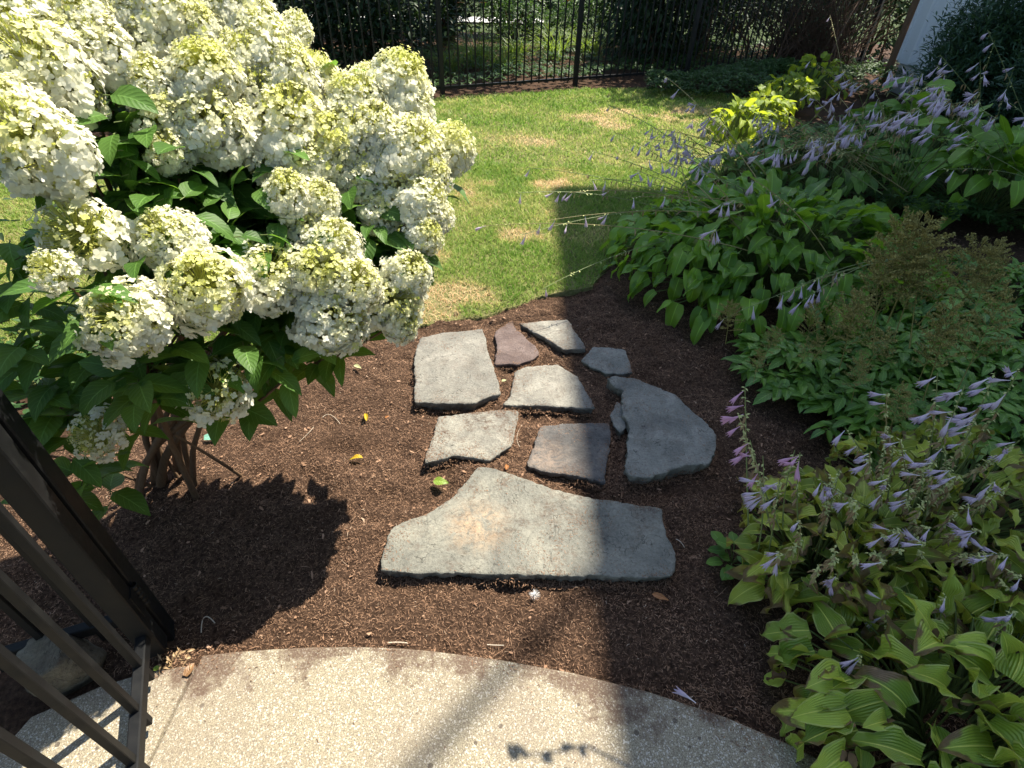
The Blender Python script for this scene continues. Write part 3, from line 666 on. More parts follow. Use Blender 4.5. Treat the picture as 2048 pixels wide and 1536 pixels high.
# ------------------------------------------------------------------ hydrangea
def floret_head(seed, sparse=False):
    """a conical panicle, unit size: 1 wide, 1.05 tall, tip towards +Z, its stalk end at the origin"""
    r_ = np.random.default_rng(seed); g = Geo(); LK = (0.5, 0.95, 0.65, 1.1, 0.45, 0.8, 0.6)[seed % 7]
    def florets(n, shell, size, lime):
        t = r_.random(n) ** 0.8; th = r_.uniform(0, 6.28, n)                 # t: 0 tip, 1 base
        lump = 1 + 0.20 * np.sin(th * 2 + seed) * t + 0.14 * np.sin(th * 5 + t * 9 + seed * 2)
        prof = 0.5 * np.sin(np.pi * (0.06 + 0.72 * t)) ** 0.72 * lump * shell
        z = 0.98 - 0.86 * t ** 0.95
        rr = prof * r_.uniform(0.90, 1.05, n)
        pos = np.stack([rr * np.cos(th), rr * np.sin(th), z + r_.normal(0, .025, n)], -1)
        nrm = unit(np.stack([np.cos(th) * (0.25 + t), np.sin(th) * (0.25 + t), 0.95 - 1.15 * t], -1) + r_.normal(0, .24, (n, 3)))
        a = unit(np.cross(nrm, r_.normal(0, 1, (n, 3)))); b = np.cross(nrm, a)
        lm = np.clip((0.46 - t) / 0.46, 0, 1)
        sz = size * r_.uniform(0.75, 1.2, n) * (1 - 0.55 * lm)
        rv = np.clip(0.10 + 0.22 * r_.random(n) + lm * LK * (0.30 + 0.40 * r_.random(n)) + lime + .5 * (r_.random(n) < .02), 0, 1)
        np_ = 4
        for k in range(np_):
            an = k * np.pi / 2 + r_.normal(0, .12, n); d = a * np.cos(an)[:, None] + b * np.sin(an)[:, None]; e = np.cross(nrm, d)
            up = r_.uniform(-0.1, 0.45, n)[:, None]
            o = pos
            V = np.stack([o, o + (d * .50 + e * .50 + nrm * up * .3) * sz[:, None], o + (d * .92 + e * .36 + nrm * up * .9) * sz[:, None],
                          o + (d * .92 - e * .36 + nrm * up * .9) * sz[:, None], o + (d * .50 - e * .50 + nrm * up * .3) * sz[:, None],
                          o + (d * 1.10 + nrm * up) * sz[:, None]], 1)
            i = np.arange(n)[:, None] * 6
            g.add(V, q=np.concatenate([i + np.array([0, 1, 2, 3]), ]), t=np.concatenate([i + np.array([0, 3, 4]), i + np.array([2, 5, 3])]), rnd=np.repeat(rv, 6))
    if sparse:
        florets(170, 1.0, 0.075, 0); florets(80, 0.75, 0.06, 0.18); nb = 260
    else:
        florets(680, 1.0, 0.056, 0); florets(260, 0.86, 0.06, 0.08); florets(70, 0.6, 0.08, 0.12); nb = 260
    # fertile buds and the branching that carries them
    t = r_.random(nb) ** 1.1; th = r_.uniform(0, 6.28, nb)
    rr = 0.46 * np.sin(np.pi * (0.06 + 0.72 * t)) ** 0.72; z = 0.97 - 0.86 * t
    tip = np.stack([rr * np.cos(th), rr * np.sin(th), z], -1) + r_.normal(0, .012, (nb, 3))
    root = np.stack([0 * z, 0 * z, np.maximum(z - 0.30, 0.02)], -1)
    tubes(g, np.stack([root, root * .4 + tip * .6 + [0, 0, -.02], tip], 1), np.array([0.007, 0.006, 0.006]), 3, rnd=0.85)
    for dd in (np.array([1, 0, 0]), np.array([0, 1, 0])):
        s_ = 0.016; V = np.stack([tip - dd * s_, tip + [0, 0, -s_], tip + dd * s_, tip + [0, 0, s_ * 1.2]], 1)
        g.add(V, q=np.arange(nb)[:, None] * 4 + np.array([0, 1, 2, 3]), rnd=np.repeat(r_.uniform(.7, 1, nb), 4))
    return g.mesh('flower_head_mesh', M['petal'])
HEADS = [floret_head(100 + i) for i in range(7)]; SPARSE = [floret_head(200 + i, True) for i in range(3)]
HB = P(330, 985); shrub_root = (-1.22, 1.28, 0)
hyd = thing('hydrangea_shrub', 'big hydrangea shrub covered in white cone flower heads beside the gate', 'hydrangea', shrub_root)
HL = [(34, 41, 150), (164, 27, 110), (318, 20, 165), (485, 45, 150), (82, 150, 205), (190, 95, 150), (284, 82, 130), (66, 290, 195), (410, 147, 135), (530, 98, 140),
      (325, 225, 115), (418, 250, 160), (567, 150, 130), (630, 165, 115), (580, 245, 165), (650, 300, 140), (340, 300, 85), (575, 385, 95), (163, 467, 160, 's'), (335, 478, 130),
      (620, 455, 100), (617, 140, 80), (800, 165, 125), (720, 205, 120), (812, 212, 110), (702, 270, 140), (822, 297, 140), (900, 297, 105), (620, 325, 120), (805, 386, 120),
      (846, 403, 100), (862, 350, 80), (815, 545, 95), (668, 485, 105), (405, 575, 165), (535, 550, 140), (640, 545, 130), (670, 640, 140), (780, 600, 135), (250, 640, 165),
      (433, 782, 130, 's'), (102, 540, 85, 's'), (193, 868, 100, 's'), (760, 330, 115), (870, 430, 80), (560, 325, 105), (640, 400, 85), (300, 165, 110), (600, 210, 115), (510, 185, 130),
      (690, 190, 85), (750, 255, 100), (800, 645, 80), (20, 215, 130), (240, 30, 110), (400, 60, 100), (480, 120, 110), (380, 195, 100), (480, 255, 110), (760, 420, 90), (710, 565, 110),
      (10, 120, 120), (120, 90, 120), (720, 350, 100), (850, 470, 70), (590, 60, 70), (450, 10, 100), (735, 160, 70)]
def hdepth(px, py): return 0.93 + 0.00066 * px + max(0, 520 - py) * 0.00025
heads = []; fg = Geo()
hr = np.random.default_rng(5)
for i, h in enumerate(HL):
    px, py, w = h[:3]; sp = len(h) > 3
    z = hdepth(px, py) + hr.uniform(-.03, .05)
    if i == 40: z = 1.33
    if i == 42: z = 1.25
    c = PZ(px, py, z); size = w * z / FPX * (0.97 if not sp else 0.98)
    out = c - np.array([-0.98, 1.58, 0.42]); ax = unit(unit(out) * np.array([1, 1, .6]) * 0.8 + np.array([0, -0.12, 0.62]) + hr.normal(0, .13, 3))
    hgt = size * hr.uniform(0.95, 1.12)
    root = c - ax * hgt * 0.5
    u = axes_from(ax, up=(0.2, 0.9, 0.1)); rot = hr.uniform(0, 6.28)
    X = u[0] * math.cos(rot) + u[2] * math.sin(rot); Y = np.cross(ax, X)
    me = (SPARSE[i % 3] if sp else HEADS[i % len(HEADS)])
    rl = root - np.array(shrub_root)
    m4 = Matrix(((X[0] * size, Y[0] * size, ax[0] * hgt, rl[0]), (X[1] * size, Y[1] * size, ax[1] * hgt, rl[1]), (X[2] * size, Y[2] * size, ax[2] * hgt, rl[2]), (0, 0, 0, 1)))
    link_mesh('flower_head', me, hyd, m4)
    heads.append((root, ax, size))
# stems: a dozen canes from the stool, each forking into the shoots that carry the heads
LV = []
sr = np.array(shrub_root)
tips = np.array([r for r, _, _ in heads]); NC = 13
cen = tips[hr.choice(len(tips), NC, replace=False)]
for _ in range(8):
    lab = np.argmin(((tips[:, None] - cen[None]) ** 2).sum(-1), 1)
    cen = np.array([tips[lab == k].mean(0) if (lab == k).any() else cen[k] for k in range(NC)])
forks = []
for k in range(NC):
    a = sr + np.array([hr.normal(0, .075), hr.normal(0, .05), -.02]); fk = sr + (cen[k] - sr) * hr.uniform(.58, .72); fk[2] = max(fk[2], .22)
    mid = np.array([a[0] * .84 + fk[0] * .16, a[1] * .84 + fk[1] * .16, fk[2] * .62]) + hr.normal(0, .02, 3)
    c = bez(a, mid, fk, 14); c[1:-1] += hr.normal(0, .0012, (12, 3)); forks.append((fk, unit(fk - mid)))
    sg = Geo(); r0 = hr.uniform(.010, .016); tubes(sg, c, np.linspace(r0, r0 * .62, 14) * hr.uniform(.97, 1.03, 14), 8, rnd=.5); sg.build('stem', M['bark'], hyd)
for k in range(3):
    a = sr + np.array([hr.normal(0, .12), hr.normal(0, .08), -.02]); b = a + np.array([hr.normal(-.05, .15), hr.normal(0, .12), hr.uniform(.18, .4)])
    sg = Geo(); tubes(sg, bez(a, a * .5 + b * .5 + hr.normal(0, .02, 3), b, 8), np.linspace(.007, .004, 8), 6, rnd=.5); sg.build('stem', M['bark'], hyd)
for i, (root, ax, size) in enumerate(heads):
    fk, fdir = forks[lab[i]]
    L = np.linalg.norm(root - fk) * 1.05
    c = bez(fk - fdir * .01, fk + fdir * L * .35, root + ax * .02, 14)
    sg = Geo(); tubes(sg, c, np.linspace(.0055, .0026, 14), 5, rnd=0.5); sg.build('stem', M['bark'], hyd)
    for j, dd in enumerate((0.035, 0.10, 0.18, 0.27, 0.37, 0.48)):
        if dd > L * 0.9: break
        pt = root - ax * dd; ci = int(np.clip(13 * (1 - dd / L), 0, 13)); pt = c[ci] if j > 1 else pt
        a0 = hr.uniform(0, 6.28) + j * 1.57
        for k in range(2):
            if j == 0 and hr.random() < .25: continue
            LV.append((pt, a0 + k * 3.14 + hr.normal(0, .3), hr.uniform(-.1, .55), hr.uniform(.085, .13)))
# leafy side shoots that fill the body of the shrub
for i in range(330):
    a, b = hr.integers(0, len(heads), 2); t = hr.random()
    p = heads[a][0] * t + heads[b][0] * (1 - t)
    inn = hr.uniform(0.02, 0.45); p = p + (np.array([-1.0, 1.55, 0.5]) - p) * inn
    if p[2] < 0.28: continue
    a0 = hr.uniform(0, 6.28)
    for k in range(4):
        LV.append((p + np.array([0, 0, -.03 * (k // 2)]), a0 + k * 1.57 * (1 if k % 2 else 1) + (k % 2) * 1.57 + hr.normal(0, .2), hr.uniform(-.3, .4), hr.uniform(.08, .125)))
# low leaves on the gate side and shoots that stand proud of the flowers
for i_, (px, py, z, n) in enumerate([(180, 690, 1.2, 6), (120, 760, 1.25, 6), (300, 740, 1.32, 6), (400, 690, 1.35, 6), (480, 670, 1.38, 6), (560, 660, 1.4, 6), (160, 620, 1.15, 5), (60, 600, 1.25, 6), (90, 690, 1.3, 6),
                       (215, 300, 1.16, 6), (240, 190, 1.15, 6), (270, 230, 1.18, 4), (380, 340, 1.3, 6), (460, 380, 1.32, 6), (340, 380, 1.28, 6), (470, 460, 1.26, 6), (430, 480, 1.25, 5), (560, 440, 1.34, 5), (700, 400, 1.45, 6), (770, 215, 1.58, 6), (740, 470, 1.42, 6), (800, 460, 1.45, 5), (780, 500, 1.42, 5), (700, 520, 1.40, 6), (440, 90, 1.5, 6), (250, 400, 1.22, 6), (110, 400, 1.2, 6), (40, 440, 1.2, 6), (30, 520, 1.2, 6), (290, 540, 1.22, 6), (520, 640, 1.36, 6), (520, 400, 1.36, 6), (200, 400, 1.25, 6), (400, 420, 1.3, 6), (300, 440, 1.3, 6), (250, 330, 1.25, 6), (60, 830, 1.35, 5), (300, 330, 1.28, 5), (650, 430, 1.45, 6), (610, 340, 1.46, 4), (20, 640, 1.3, 6), (40, 700, 1.4, 6), (140, 640, 1.32, 6), (90, 780, 1.45, 6), (170, 740, 1.4, 6), (260, 730, 1.42, 6), (20, 480, 1.35, 6), (90, 470, 1.4, 6), (220, 560, 1.35, 6), (350, 700, 1.45, 6), (30, 570, 1.4, 6), (130, 830, 1.42, 5), (150, 940, 1.4, 5), (520, 700, 1.45, 5), (560, 700, 1.4, 5), (130, 900, 1.4, 5), (100, 960, 1.4, 5), (200, 960, 1.4, 5), (180, 760, 1.4, 6), (60, 760, 1.4, 6), (240, 740, 1.4, 5), (700, 560, 1.4, 5), (760, 520, 1.4, 5), (250, 600, 1.4, 5), (450, 640, 1.4, 5)]):
    p = PZ(px, py, hdepth(px, py) + (.05 if py < 560 else .07) + (.22 if px < 220 else 0) + hr.uniform(-.02, .06)); a0 = hr.uniform(0, 6.28)
    for k in range(n): LV.append((p + np.array([0, 0, -.02 * k]), a0 + k * 2.4, hr.uniform(-.35, .5), hr.uniform(.085, .125)))
for (px, py, n) in [(205, 190, 4), (232, 265, 5), (430, 95, 5), (775, 205, 5), (290, 235, 4), (560, 300, 3), (640, 230, 3), (470, 200, 4), (60, 30, 4), (130, 120, 4), (360, 290, 4), (735, 395, 5), (690, 350, 4), (520, 470, 5), (455, 445, 5), (600, 480, 4), (180, 580, 4), (360, 400, 5), (300, 370, 4), (390, 120, 3), (560, 120, 3), (680, 130, 2), (120, 250, 3), (500, 330, 5), (270, 480, 3), (380, 500, 3)]:
    p = PZ(px, py, hdepth(px, py) + (.0 if px > 150 else .2)); a0 = hr.uniform(0, 6.28)
    for k in range(n): LV.append((p + np.array([0, 0, -.018 * k]), a0 + k * 2.4, hr.uniform(-.2, .5), hr.uniform(.075, .11)))
LVp = np.array([l[0] for l in LV]); az, el, ln = (np.array([l[k] for l in LV]) for k in (1, 2, 3))
rt = LVp + np.stack([np.cos(az) * .018, np.sin(az) * .018, 0 * az], -1)
tubes(fg, np.stack([LVp, rt], 1), 0.0016, 3, m=1)
leaves(fg, rt, az, el, ln, ln * hr.uniform(.50, .62, len(ln)), hr.uniform(.4, 1.3, len(ln)), fold=0.22, wave=0.015, roll=hr.normal(0, .35, len(ln)), kind='ovate', nt_=7, ns=5)
fg.build('foliage', [M['hyd'], M['twig']], hyd)
print('hydrangea', len(LV), 'leaves')

# ------------------------------------------------------------------ hostas, astilbes and small plants of the right-hand bed
def bell_mesh(seed, open_=1.0):
    r_ = np.random.default_rng(seed); ns = 12
    zz = np.array([0, .012, .023, .034, .045, .054]); rr = np.array([.0011, .0015, .0030, .0056, .0072, .0088 * open_])
    th = np.arange(ns) / ns * 2 * np.pi; V = []
    for k in range(6):
        lob = 1 + (0.28 * np.cos(3 * 2 * th / 2 * 2) if k == 5 else 0.06 * np.cos(6 * th) * (k > 2))
        zo = zz[k] + (0.006 * np.cos(6 * th) if k == 5 else 0)
        V.append(np.stack([rr[k] * lob * np.cos(th), rr[k] * lob * np.sin(th), zo + 0 * th], -1))
    V = np.concatenate(V) + 0
    V[:, 0] += 0.10 * V[:, 2] * V[:, 2] / .047
    i = np.arange(6 * ns).reshape(6, ns); j = np.roll(i, -1, 1)
    g = Geo(); g.add(V, q=np.stack([i[:-1], j[:-1], j[1:], i[1:]], -1).reshape(-1, 4), rnd=np.repeat(np.array([.9, .75, .6, .45, .35, .3]), ns) * r_.uniform(.7, 1.1))
    return g
BELLS = [bell_mesh(i, o).mesh('flower_mesh', M['bell']) for i, o in enumerate((1, .9, .55, 1.1, .35))]
BELLP = []
for i in range(2):
    gb = bell_mesh(40 + i, .9); gb.r = [np.full_like(r, 1.0) for r in gb.r]; BELLP.append(gb.mesh('flower_mesh', M['bell']))
def rot_to(d, roll=0.0):
    q = Vector(tuple(d)).to_track_quat('Z', 'Y'); return q.to_matrix().to_4x4() @ Matrix.Rotation(roll, 4, 'Z')

hs = np.random.default_rng(77)
def flower_stalk(root, base, tip, arch=0.25, nb=5, droop=(-.5, -.25, -.7), scale=1.0, pods=5, buds=8, dry=0.0, pink=False, r0=0.0028):
    base = np.asarray(base, float); tip = np.asarray(tip, float)
    L = np.linalg.norm(tip - base)
    mid = base * .5 + tip * .5 + np.array([0, 0, arch * L]) + hs.normal(0, .02, 3)
    c = bez(base, mid, tip, 12)
    g = Geo(); tubes(g, c, np.linspace(r0, r0 * .45, 12), 4, rnd=0.5, m=1 if hs.random() < dry else 0)
    # bracts and buds along the upper third
    def at(t):
        k = t * 11; i = int(min(10, k)); return c[i] * (1 - (k - i)) + c[i + 1] * (k - i)
    n = buds; tt = hs.uniform(.62, 1.0, n); pts = np.array([at(t) for t in tt])
    dd = unit(hs.normal(0, 1, (n, 3)) * [1, 1, .5] + np.array(droop) * .6)
    leaves(g, pts, np.arctan2(dd[:, 1], dd[:, 0]), hs.uniform(-.6, .6, n), hs.uniform(.009, .019, n) * scale, .0065 * scale, 0.5, kind='lance', nt_=4, ns=3, m=2)
    n = pods
    if n:
        tt = hs.uniform(.55, .85, n); pts = np.array([at(t) for t in tt])
        az = np.arctan2(droop[1], droop[0]) + hs.normal(0, .8, n)
        leaves(g, pts, az, hs.uniform(-1.3, -.4, n), hs.uniform(.022, .042, n) * scale, .013 * scale, hs.uniform(0, .8, n), fold=.9, kind='lance', nt_=4, ns=3, m=3)
    st = g.build('flower_stalk', [M['stalk'], M['stalkdry'], M['bract'], M['pod']], root)
    rl = rootloc(root)
    for k in range(nb):
        t = hs.uniform(.74, .985) if k else 0.985
        p = at(t); d = unit(np.array(droop) + hs.normal(0, .38, 3)); s_ = scale * hs.uniform(.8, 1.15)
        me = BELLP[k % 2] if pink else BELLS[hs.integers(0, len(BELLS))]
        link_mesh('flower', me, st, Matrix.Translation(Vector(tuple(p + d * .006 - rl))) @ rot_to(d, hs.uniform(0, 6)) @ Matrix.Scale(s_, 4))
    return st

def hosta(label, c, Rr, H, n, L, Wr, mat, kind='heart', wave=.03, group='hosta clumps', fill=True, el_in=1.05, el_out=-.6, squash=(1, 1), seed=1, wild=1.0):
    r_ = np.random.default_rng(seed)
    root = thing('hosta', label, 'hosta', (c[0], c[1], 0.0), group)
    c = np.array([c[0], c[1], 0.0])
    rr = np.sqrt(r_.random(n)) ; az = r_.uniform(0, 6.283, n)
    hgt = H * np.sqrt(np.clip(1 - (rr * .97) ** 2.2, 0, 1)) * r_.uniform(.72, 1.06, n) + .03
    b = c + np.stack([rr * Rr * squash[0] * .92 * np.cos(az), rr * Rr * squash[1] * .92 * np.sin(az), hgt], -1)
    el = el_in * (1 - rr) + el_out * rr + r_.normal(0, .30 * wild, n)
    aa = az + r_.normal(0, .40 * wild, n)
    ln = L * r_.uniform(.62, 1.3, n)
    g = Geo()
    k0 = c + np.stack([.16 * Rr * np.cos(az), .16 * Rr * np.sin(az), 0 * az], -1)
    mid = k0 * .45 + b * .55 + np.stack([0 * az, 0 * az, .25 * hgt], -1)
    tubes(g, bez(k0, mid, b, 6), np.linspace(.004, .0025, 6), 4, m=1)
    leaves(g, b, aa, el, ln, ln * Wr * r_.uniform(.85, 1.12, n), r_.uniform(.3, 1.5, n) + (r_.random(n) < .15) * .9, fold=r_.uniform(.05, .5, n) * wild, wave=wave * r_.uniform(.3, 1.9, n), roll=r_.normal(0, .32 * wild, n), kind=kind, nt_=10, ns=9, rnd=r_.random(n))
    if wild > 1.2:
        nw = int(n * .10); i_ = r_.integers(0, n, nw)
        leaves(g, b[i_] + [0, 0, .012], aa[i_] + r_.normal(0, .5, nw), r_.uniform(-.5, .6, nw), L * r_.uniform(.25, .6, nw), L * r_.uniform(.2, .4, nw), r_.uniform(.5, 2.6, nw), fold=r_.uniform(.3, 1.1, nw), wave=.12, roll=r_.normal(0, .7, nw), kind='heart', nt_=10, ns=9, m=2)
    g.build('foliage', [mat, M['twig'], M['wither']], root)
    return root
def near_top(root, Rr, H, f=.6):
    a = hs.uniform(0, 6.28); r = Rr * f * math.sqrt(hs.random())
    l = rootloc(root); return np.array([l[0] + r * math.cos(a), l[1] + r * math.sin(a), H * .55])

# 1 the big green mound beside the path
h1 = hosta('broad mounded green hosta beside the mulch, its long flower stalks leaning over the lawn', (1.49, 2.97), .95, .45, 720, .150, .50, M['hosta'], wave=.05, seed=3, squash=(1.05, .92))
for px, py, hh, nb in [(962, 452, .40, 3), (1042, 470, .42, 2), (1036, 386, .50, 4), (1052, 335, .55, 1), (1100, 440, .50, 3), (1182, 302, .60, 2), (1228, 264, .68, 3), (1292, 318, .62, 6), (1330, 152, .95, 3), (1382, 205, .85, 5), (1432, 458, .62, 3), (1442, 408, .68, 5), (1270, 340, .60, 5), (1085, 578, .25, 1), (1345, 265, .72, 5), (1300, 290, .68, 4), (1500, 355, .78, 4), (1260, 395, .55, 2), (1180, 360, .52, 2), (1395, 330, .7, 4), (1140, 385, .5, 2), (1215, 210, .75, 1)]:
    tip = P(px, py, hh); flower_stalk(h1, near_top(h1, .7, .45, .75), tip, .12, nb, (-.25, -.2, -.9), 1.0, 4, 14, .55, r0=.0036)
for px, py, hh, nb in [(1562, 590, .42, 4), (1600, 605, .42, 5), (1442, 640, .3, 2), (1630, 560, .45, 2)]:
    flower_stalk(h1, P(1800, 520, .4), P(px, py, hh), .12, nb, (.0, -.2, -1), 1.0, 3, 8, 0)
# 2-5 the clumps behind
h2 = hosta('dark leaved hosta at the right edge behind the brown feathery plumes', P(1960, 440)[:2] + np.array([.05, .1]), .62, .52, 150, .23, .55, M['hosta'], seed=11)
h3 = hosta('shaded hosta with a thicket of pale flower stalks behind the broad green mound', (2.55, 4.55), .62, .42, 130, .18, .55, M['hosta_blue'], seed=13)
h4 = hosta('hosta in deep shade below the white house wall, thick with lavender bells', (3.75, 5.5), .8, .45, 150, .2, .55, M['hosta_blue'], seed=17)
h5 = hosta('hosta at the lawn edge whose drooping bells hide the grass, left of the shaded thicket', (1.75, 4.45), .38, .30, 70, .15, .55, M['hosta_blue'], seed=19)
def inq(q):
    a, b = hs.random(), hs.random()
    q = np.array(q, float); return (q[0] * (1 - a) + q[1] * a) * (1 - b) + (q[3] * (1 - a) + q[2] * a) * b
for i in range(26):
    px, py = inq([(1480, 230), (1740, 130), (1800, 300), (1520, 340)]); hh = hs.uniform(.62, .85)
    flower_stalk(h3, near_top(h3, .6, .4, .8), P(px, py, hh), .08, hs.integers(3, 7), (-.35, -.2, -.85), 1.15, 3, 8, .25)
for i in range(24):
    px, py = inq([(1660, 110), (1900, 130), (2060, 240), (1760, 260)]); hh = hs.uniform(.75, 1.05)
    flower_stalk(h4, near_top(h4, .8, .4, .8), P(px, py, hh), .08, hs.integers(3, 7), (-.45, -.2, -.8), 1.25, 4, 8, .2)
for i in range(15):
    px, py = inq([(1270, 250), (1440, 220), (1500, 300), (1290, 360)]); hh = hs.uniform(.42, .62)
    flower_stalk(h5, near_top(h5, .38, .3, .8), P(px, py, hh), .08, hs.integers(4, 8), (-.3, -.2, -.85), 1.1, 3, 10, .3, r0=.0042)
for px, py, hh, nb in [(1975, 60, 1.25, 1), (1990, 80, 1.2, 2), (1880, 110, 1.1, 3), (1960, 180, 1.0, 3), (2010, 200, .95, 4), (1850, 265, .85, 5), (1910, 240, .9, 4), (1870, 340, .72, 2), (1960, 120, 1.1, 3), (1800, 250, .85, 4), (2030, 130, 1.05, 3), (1930, 210, .9, 4)]:
    flower_stalk(h2, near_top(h2, .6, .5, .8), P(px, py, hh), .06, nb, (-.75, -.25, -.45), 1.25, 2, 7, .1)
for px, py, hh in [(1660, 30, 1.05), (1620, 120, .9)]:
    flower_stalk(h4, P(1690, 170, .5), P(px, py, hh), .02, 1, (-.7, -.2, -.5), 1.1, 5, 16, 1.0)

for i in range(38):
    px, py = inq([(1480, 210), (1700, 130), (1860, 280), (1560, 330)]); hh = hs.uniform(.6, .85)
    flower_stalk(h3, near_top(h3, .75, .4, .9), P(px, py, hh), .03, 0, (-.35, -.2, -.85), 1.1, 5, 8, .35, r0=.0036)
# a tall plant with a few very broad pale leaves
bl = P(1880, 200, .8)
root = thing('broad_leaf_plant', 'tall plant with a few very broad pale leaves among lavender bells', 'plant', (bl[0], bl[1], 0))
g = Geo(); pts = []
for px, py, hh in [(1830, 160, .86), (1870, 190, .82), (1905, 180, .84), (1960, 215, .78), (1985, 260, .72), (1900, 245, .74), (1950, 290, .68), (1840, 200, .80)]: pts.append(P(px, py, hh))
pts = np.array(pts); n = len(pts); k0 = np.array([[bl[0], bl[1], 0]] * n)
tubes(g, bez(k0, k0 * .5 + pts * .5 + [0, 0, .15], pts, 8), np.linspace(.006, .003, 8), 5, m=1)
leaves(g, pts, hs.uniform(2.4, 4.2, n), hs.uniform(-.2, .4, n), hs.uniform(.17, .24, n), hs.uniform(.13, .18, n), hs.uniform(.3, .9, n), fold=.2, wave=.02, roll=hs.normal(0, .3, n), kind='round', nt_=9, ns=7)
g.build('foliage', [M['hosta'], M['twig']], root)

# chartreuse clumps that catch the sun past the house shadow
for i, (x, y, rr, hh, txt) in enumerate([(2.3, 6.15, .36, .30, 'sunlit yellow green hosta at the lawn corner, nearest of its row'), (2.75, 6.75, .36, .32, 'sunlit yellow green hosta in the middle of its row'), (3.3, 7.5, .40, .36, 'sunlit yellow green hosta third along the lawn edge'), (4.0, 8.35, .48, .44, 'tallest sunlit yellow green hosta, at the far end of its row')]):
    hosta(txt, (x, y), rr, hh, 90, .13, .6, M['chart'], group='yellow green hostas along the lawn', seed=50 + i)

# 6-8 the worn lime hostas in the near corner
h6 = hosta('yellowing lime hosta with scorched brown leaf tips, beside the mulch in the near corner', (1.02, .98), .32, .24, 210, .098, .56, M['hosta_lime'], wave=.09, wild=1.8, seed=21, group='worn hostas in the near corner', el_out=-.45)
h7 = hosta('lime hosta crowded with lavender flower stalks, behind the scorched one', (1.50, 1.16), .40, .27, 230, .098, .56, M['hosta_lime'], wave=.09, wild=1.8, seed=23, group='worn hostas in the near corner', el_out=-.45)
h8 = hosta('large leaved green hosta with pale rims overhanging the patio corner', (1.15, .52), .47, .24, 260, .116, .66, M['hosta_front'], wave=.07, wild=1.6, seed=27, group='worn hostas in the near corner', el_out=-.5)
FS = [(1490, 775, .62, 3, 1), (1476, 828, .60, 4, 1), (1500, 880, .56, 3, 1), (1520, 960, .50, 5, 0), (1600, 905, .55, 4, 1), (1560, 960, .5, 4, 0), (1690, 855, .55, 2, 0), (1640, 960, .48, 6, 0), (1775, 785, .64, 2, 0), (1740, 905, .54, 4, 0), (1780, 955, .5, 3, 0), (1800, 880, .55, 2, 0), (1820, 975, .48, 3, 0), (1875, 745, .70, 4, 0), (1870, 925, .54, 3, 0), (1930, 770, .70, 6, 0), (1990, 745, .72, 5, 0), (2040, 735, .75, 5, 0), (1960, 820, .64, 5, 0), (1990, 960, .52, 4, 0), (2040, 880, .6, 4, 0), (1700, 1000, .44, 4, 0), (1780, 1060, .42, 4, 0), (1850, 1090, .40, 3, 0), (1960, 1060, .44, 4, 0), (2020, 1110, .42, 4, 0)]
for px, py, hh, nb, pk in FS:
    r_ = h7 if px > 1620 else h6
    l = rootloc(r_); tip = P(px, py, hh); b = np.array([l[0] * .55 + tip[0] * .45 + hs.normal(0, .05), l[1] * .6 + tip[1] * .4 + hs.normal(0, .04), .12])
    flower_stalk(r_, b, tip, -.02, nb, (-.86, -.28, -.32), .78 if py > 850 else .9, 9, 26, .15, pk)
for px, py, hh, nb in [(1560, 1105, .33, 3), (1675, 1150, .30, 3), (1770, 1200, .28, 2), (1720, 1310, .22, 2), (1640, 1130, .34, 0), (1890, 1190, .3, 1), (2030, 1220, .3, 3), (2040, 1290, .28, 2), (1710, 1110, .34, 0), (1850, 1000, .48, 0), (1600, 1040, .42, 1), (1940, 1010, .48, 1)]:
    r_ = h8 if py > 1180 else h6 if px < 1700 else h7
    tip = P(px, py, hh); l = rootloc(r_); b = np.array([l[0] * .4 + tip[0] * .6, l[1] * .4 + tip[1] * .6, .06])
    flower_stalk(r_, b, tip, 0, nb, (-.8, -.35, -.3), .78, 7, 24, .2)

for i in range(34):
    px, py = inq([(1480, 880), (2040, 820), (2060, 1230), (1600, 1150)]); hh = .56 - (py - 850) * .00075 + hs.uniform(-.04, .04)
    tip = P(px, py, hh); r_ = h7 if px > 1700 else h6; l = rootloc(r_)
    flower_stalk(r_, np.array([l[0] * .4 + tip[0] * .6 + hs.normal(0, .03), l[1] * .5 + tip[1] * .5 + hs.normal(0, .03), .12]), tip, -.02, int(hs.random() < .4), (-.8, -.3, -.4), .85, 9, 26, .3, r0=.0024)
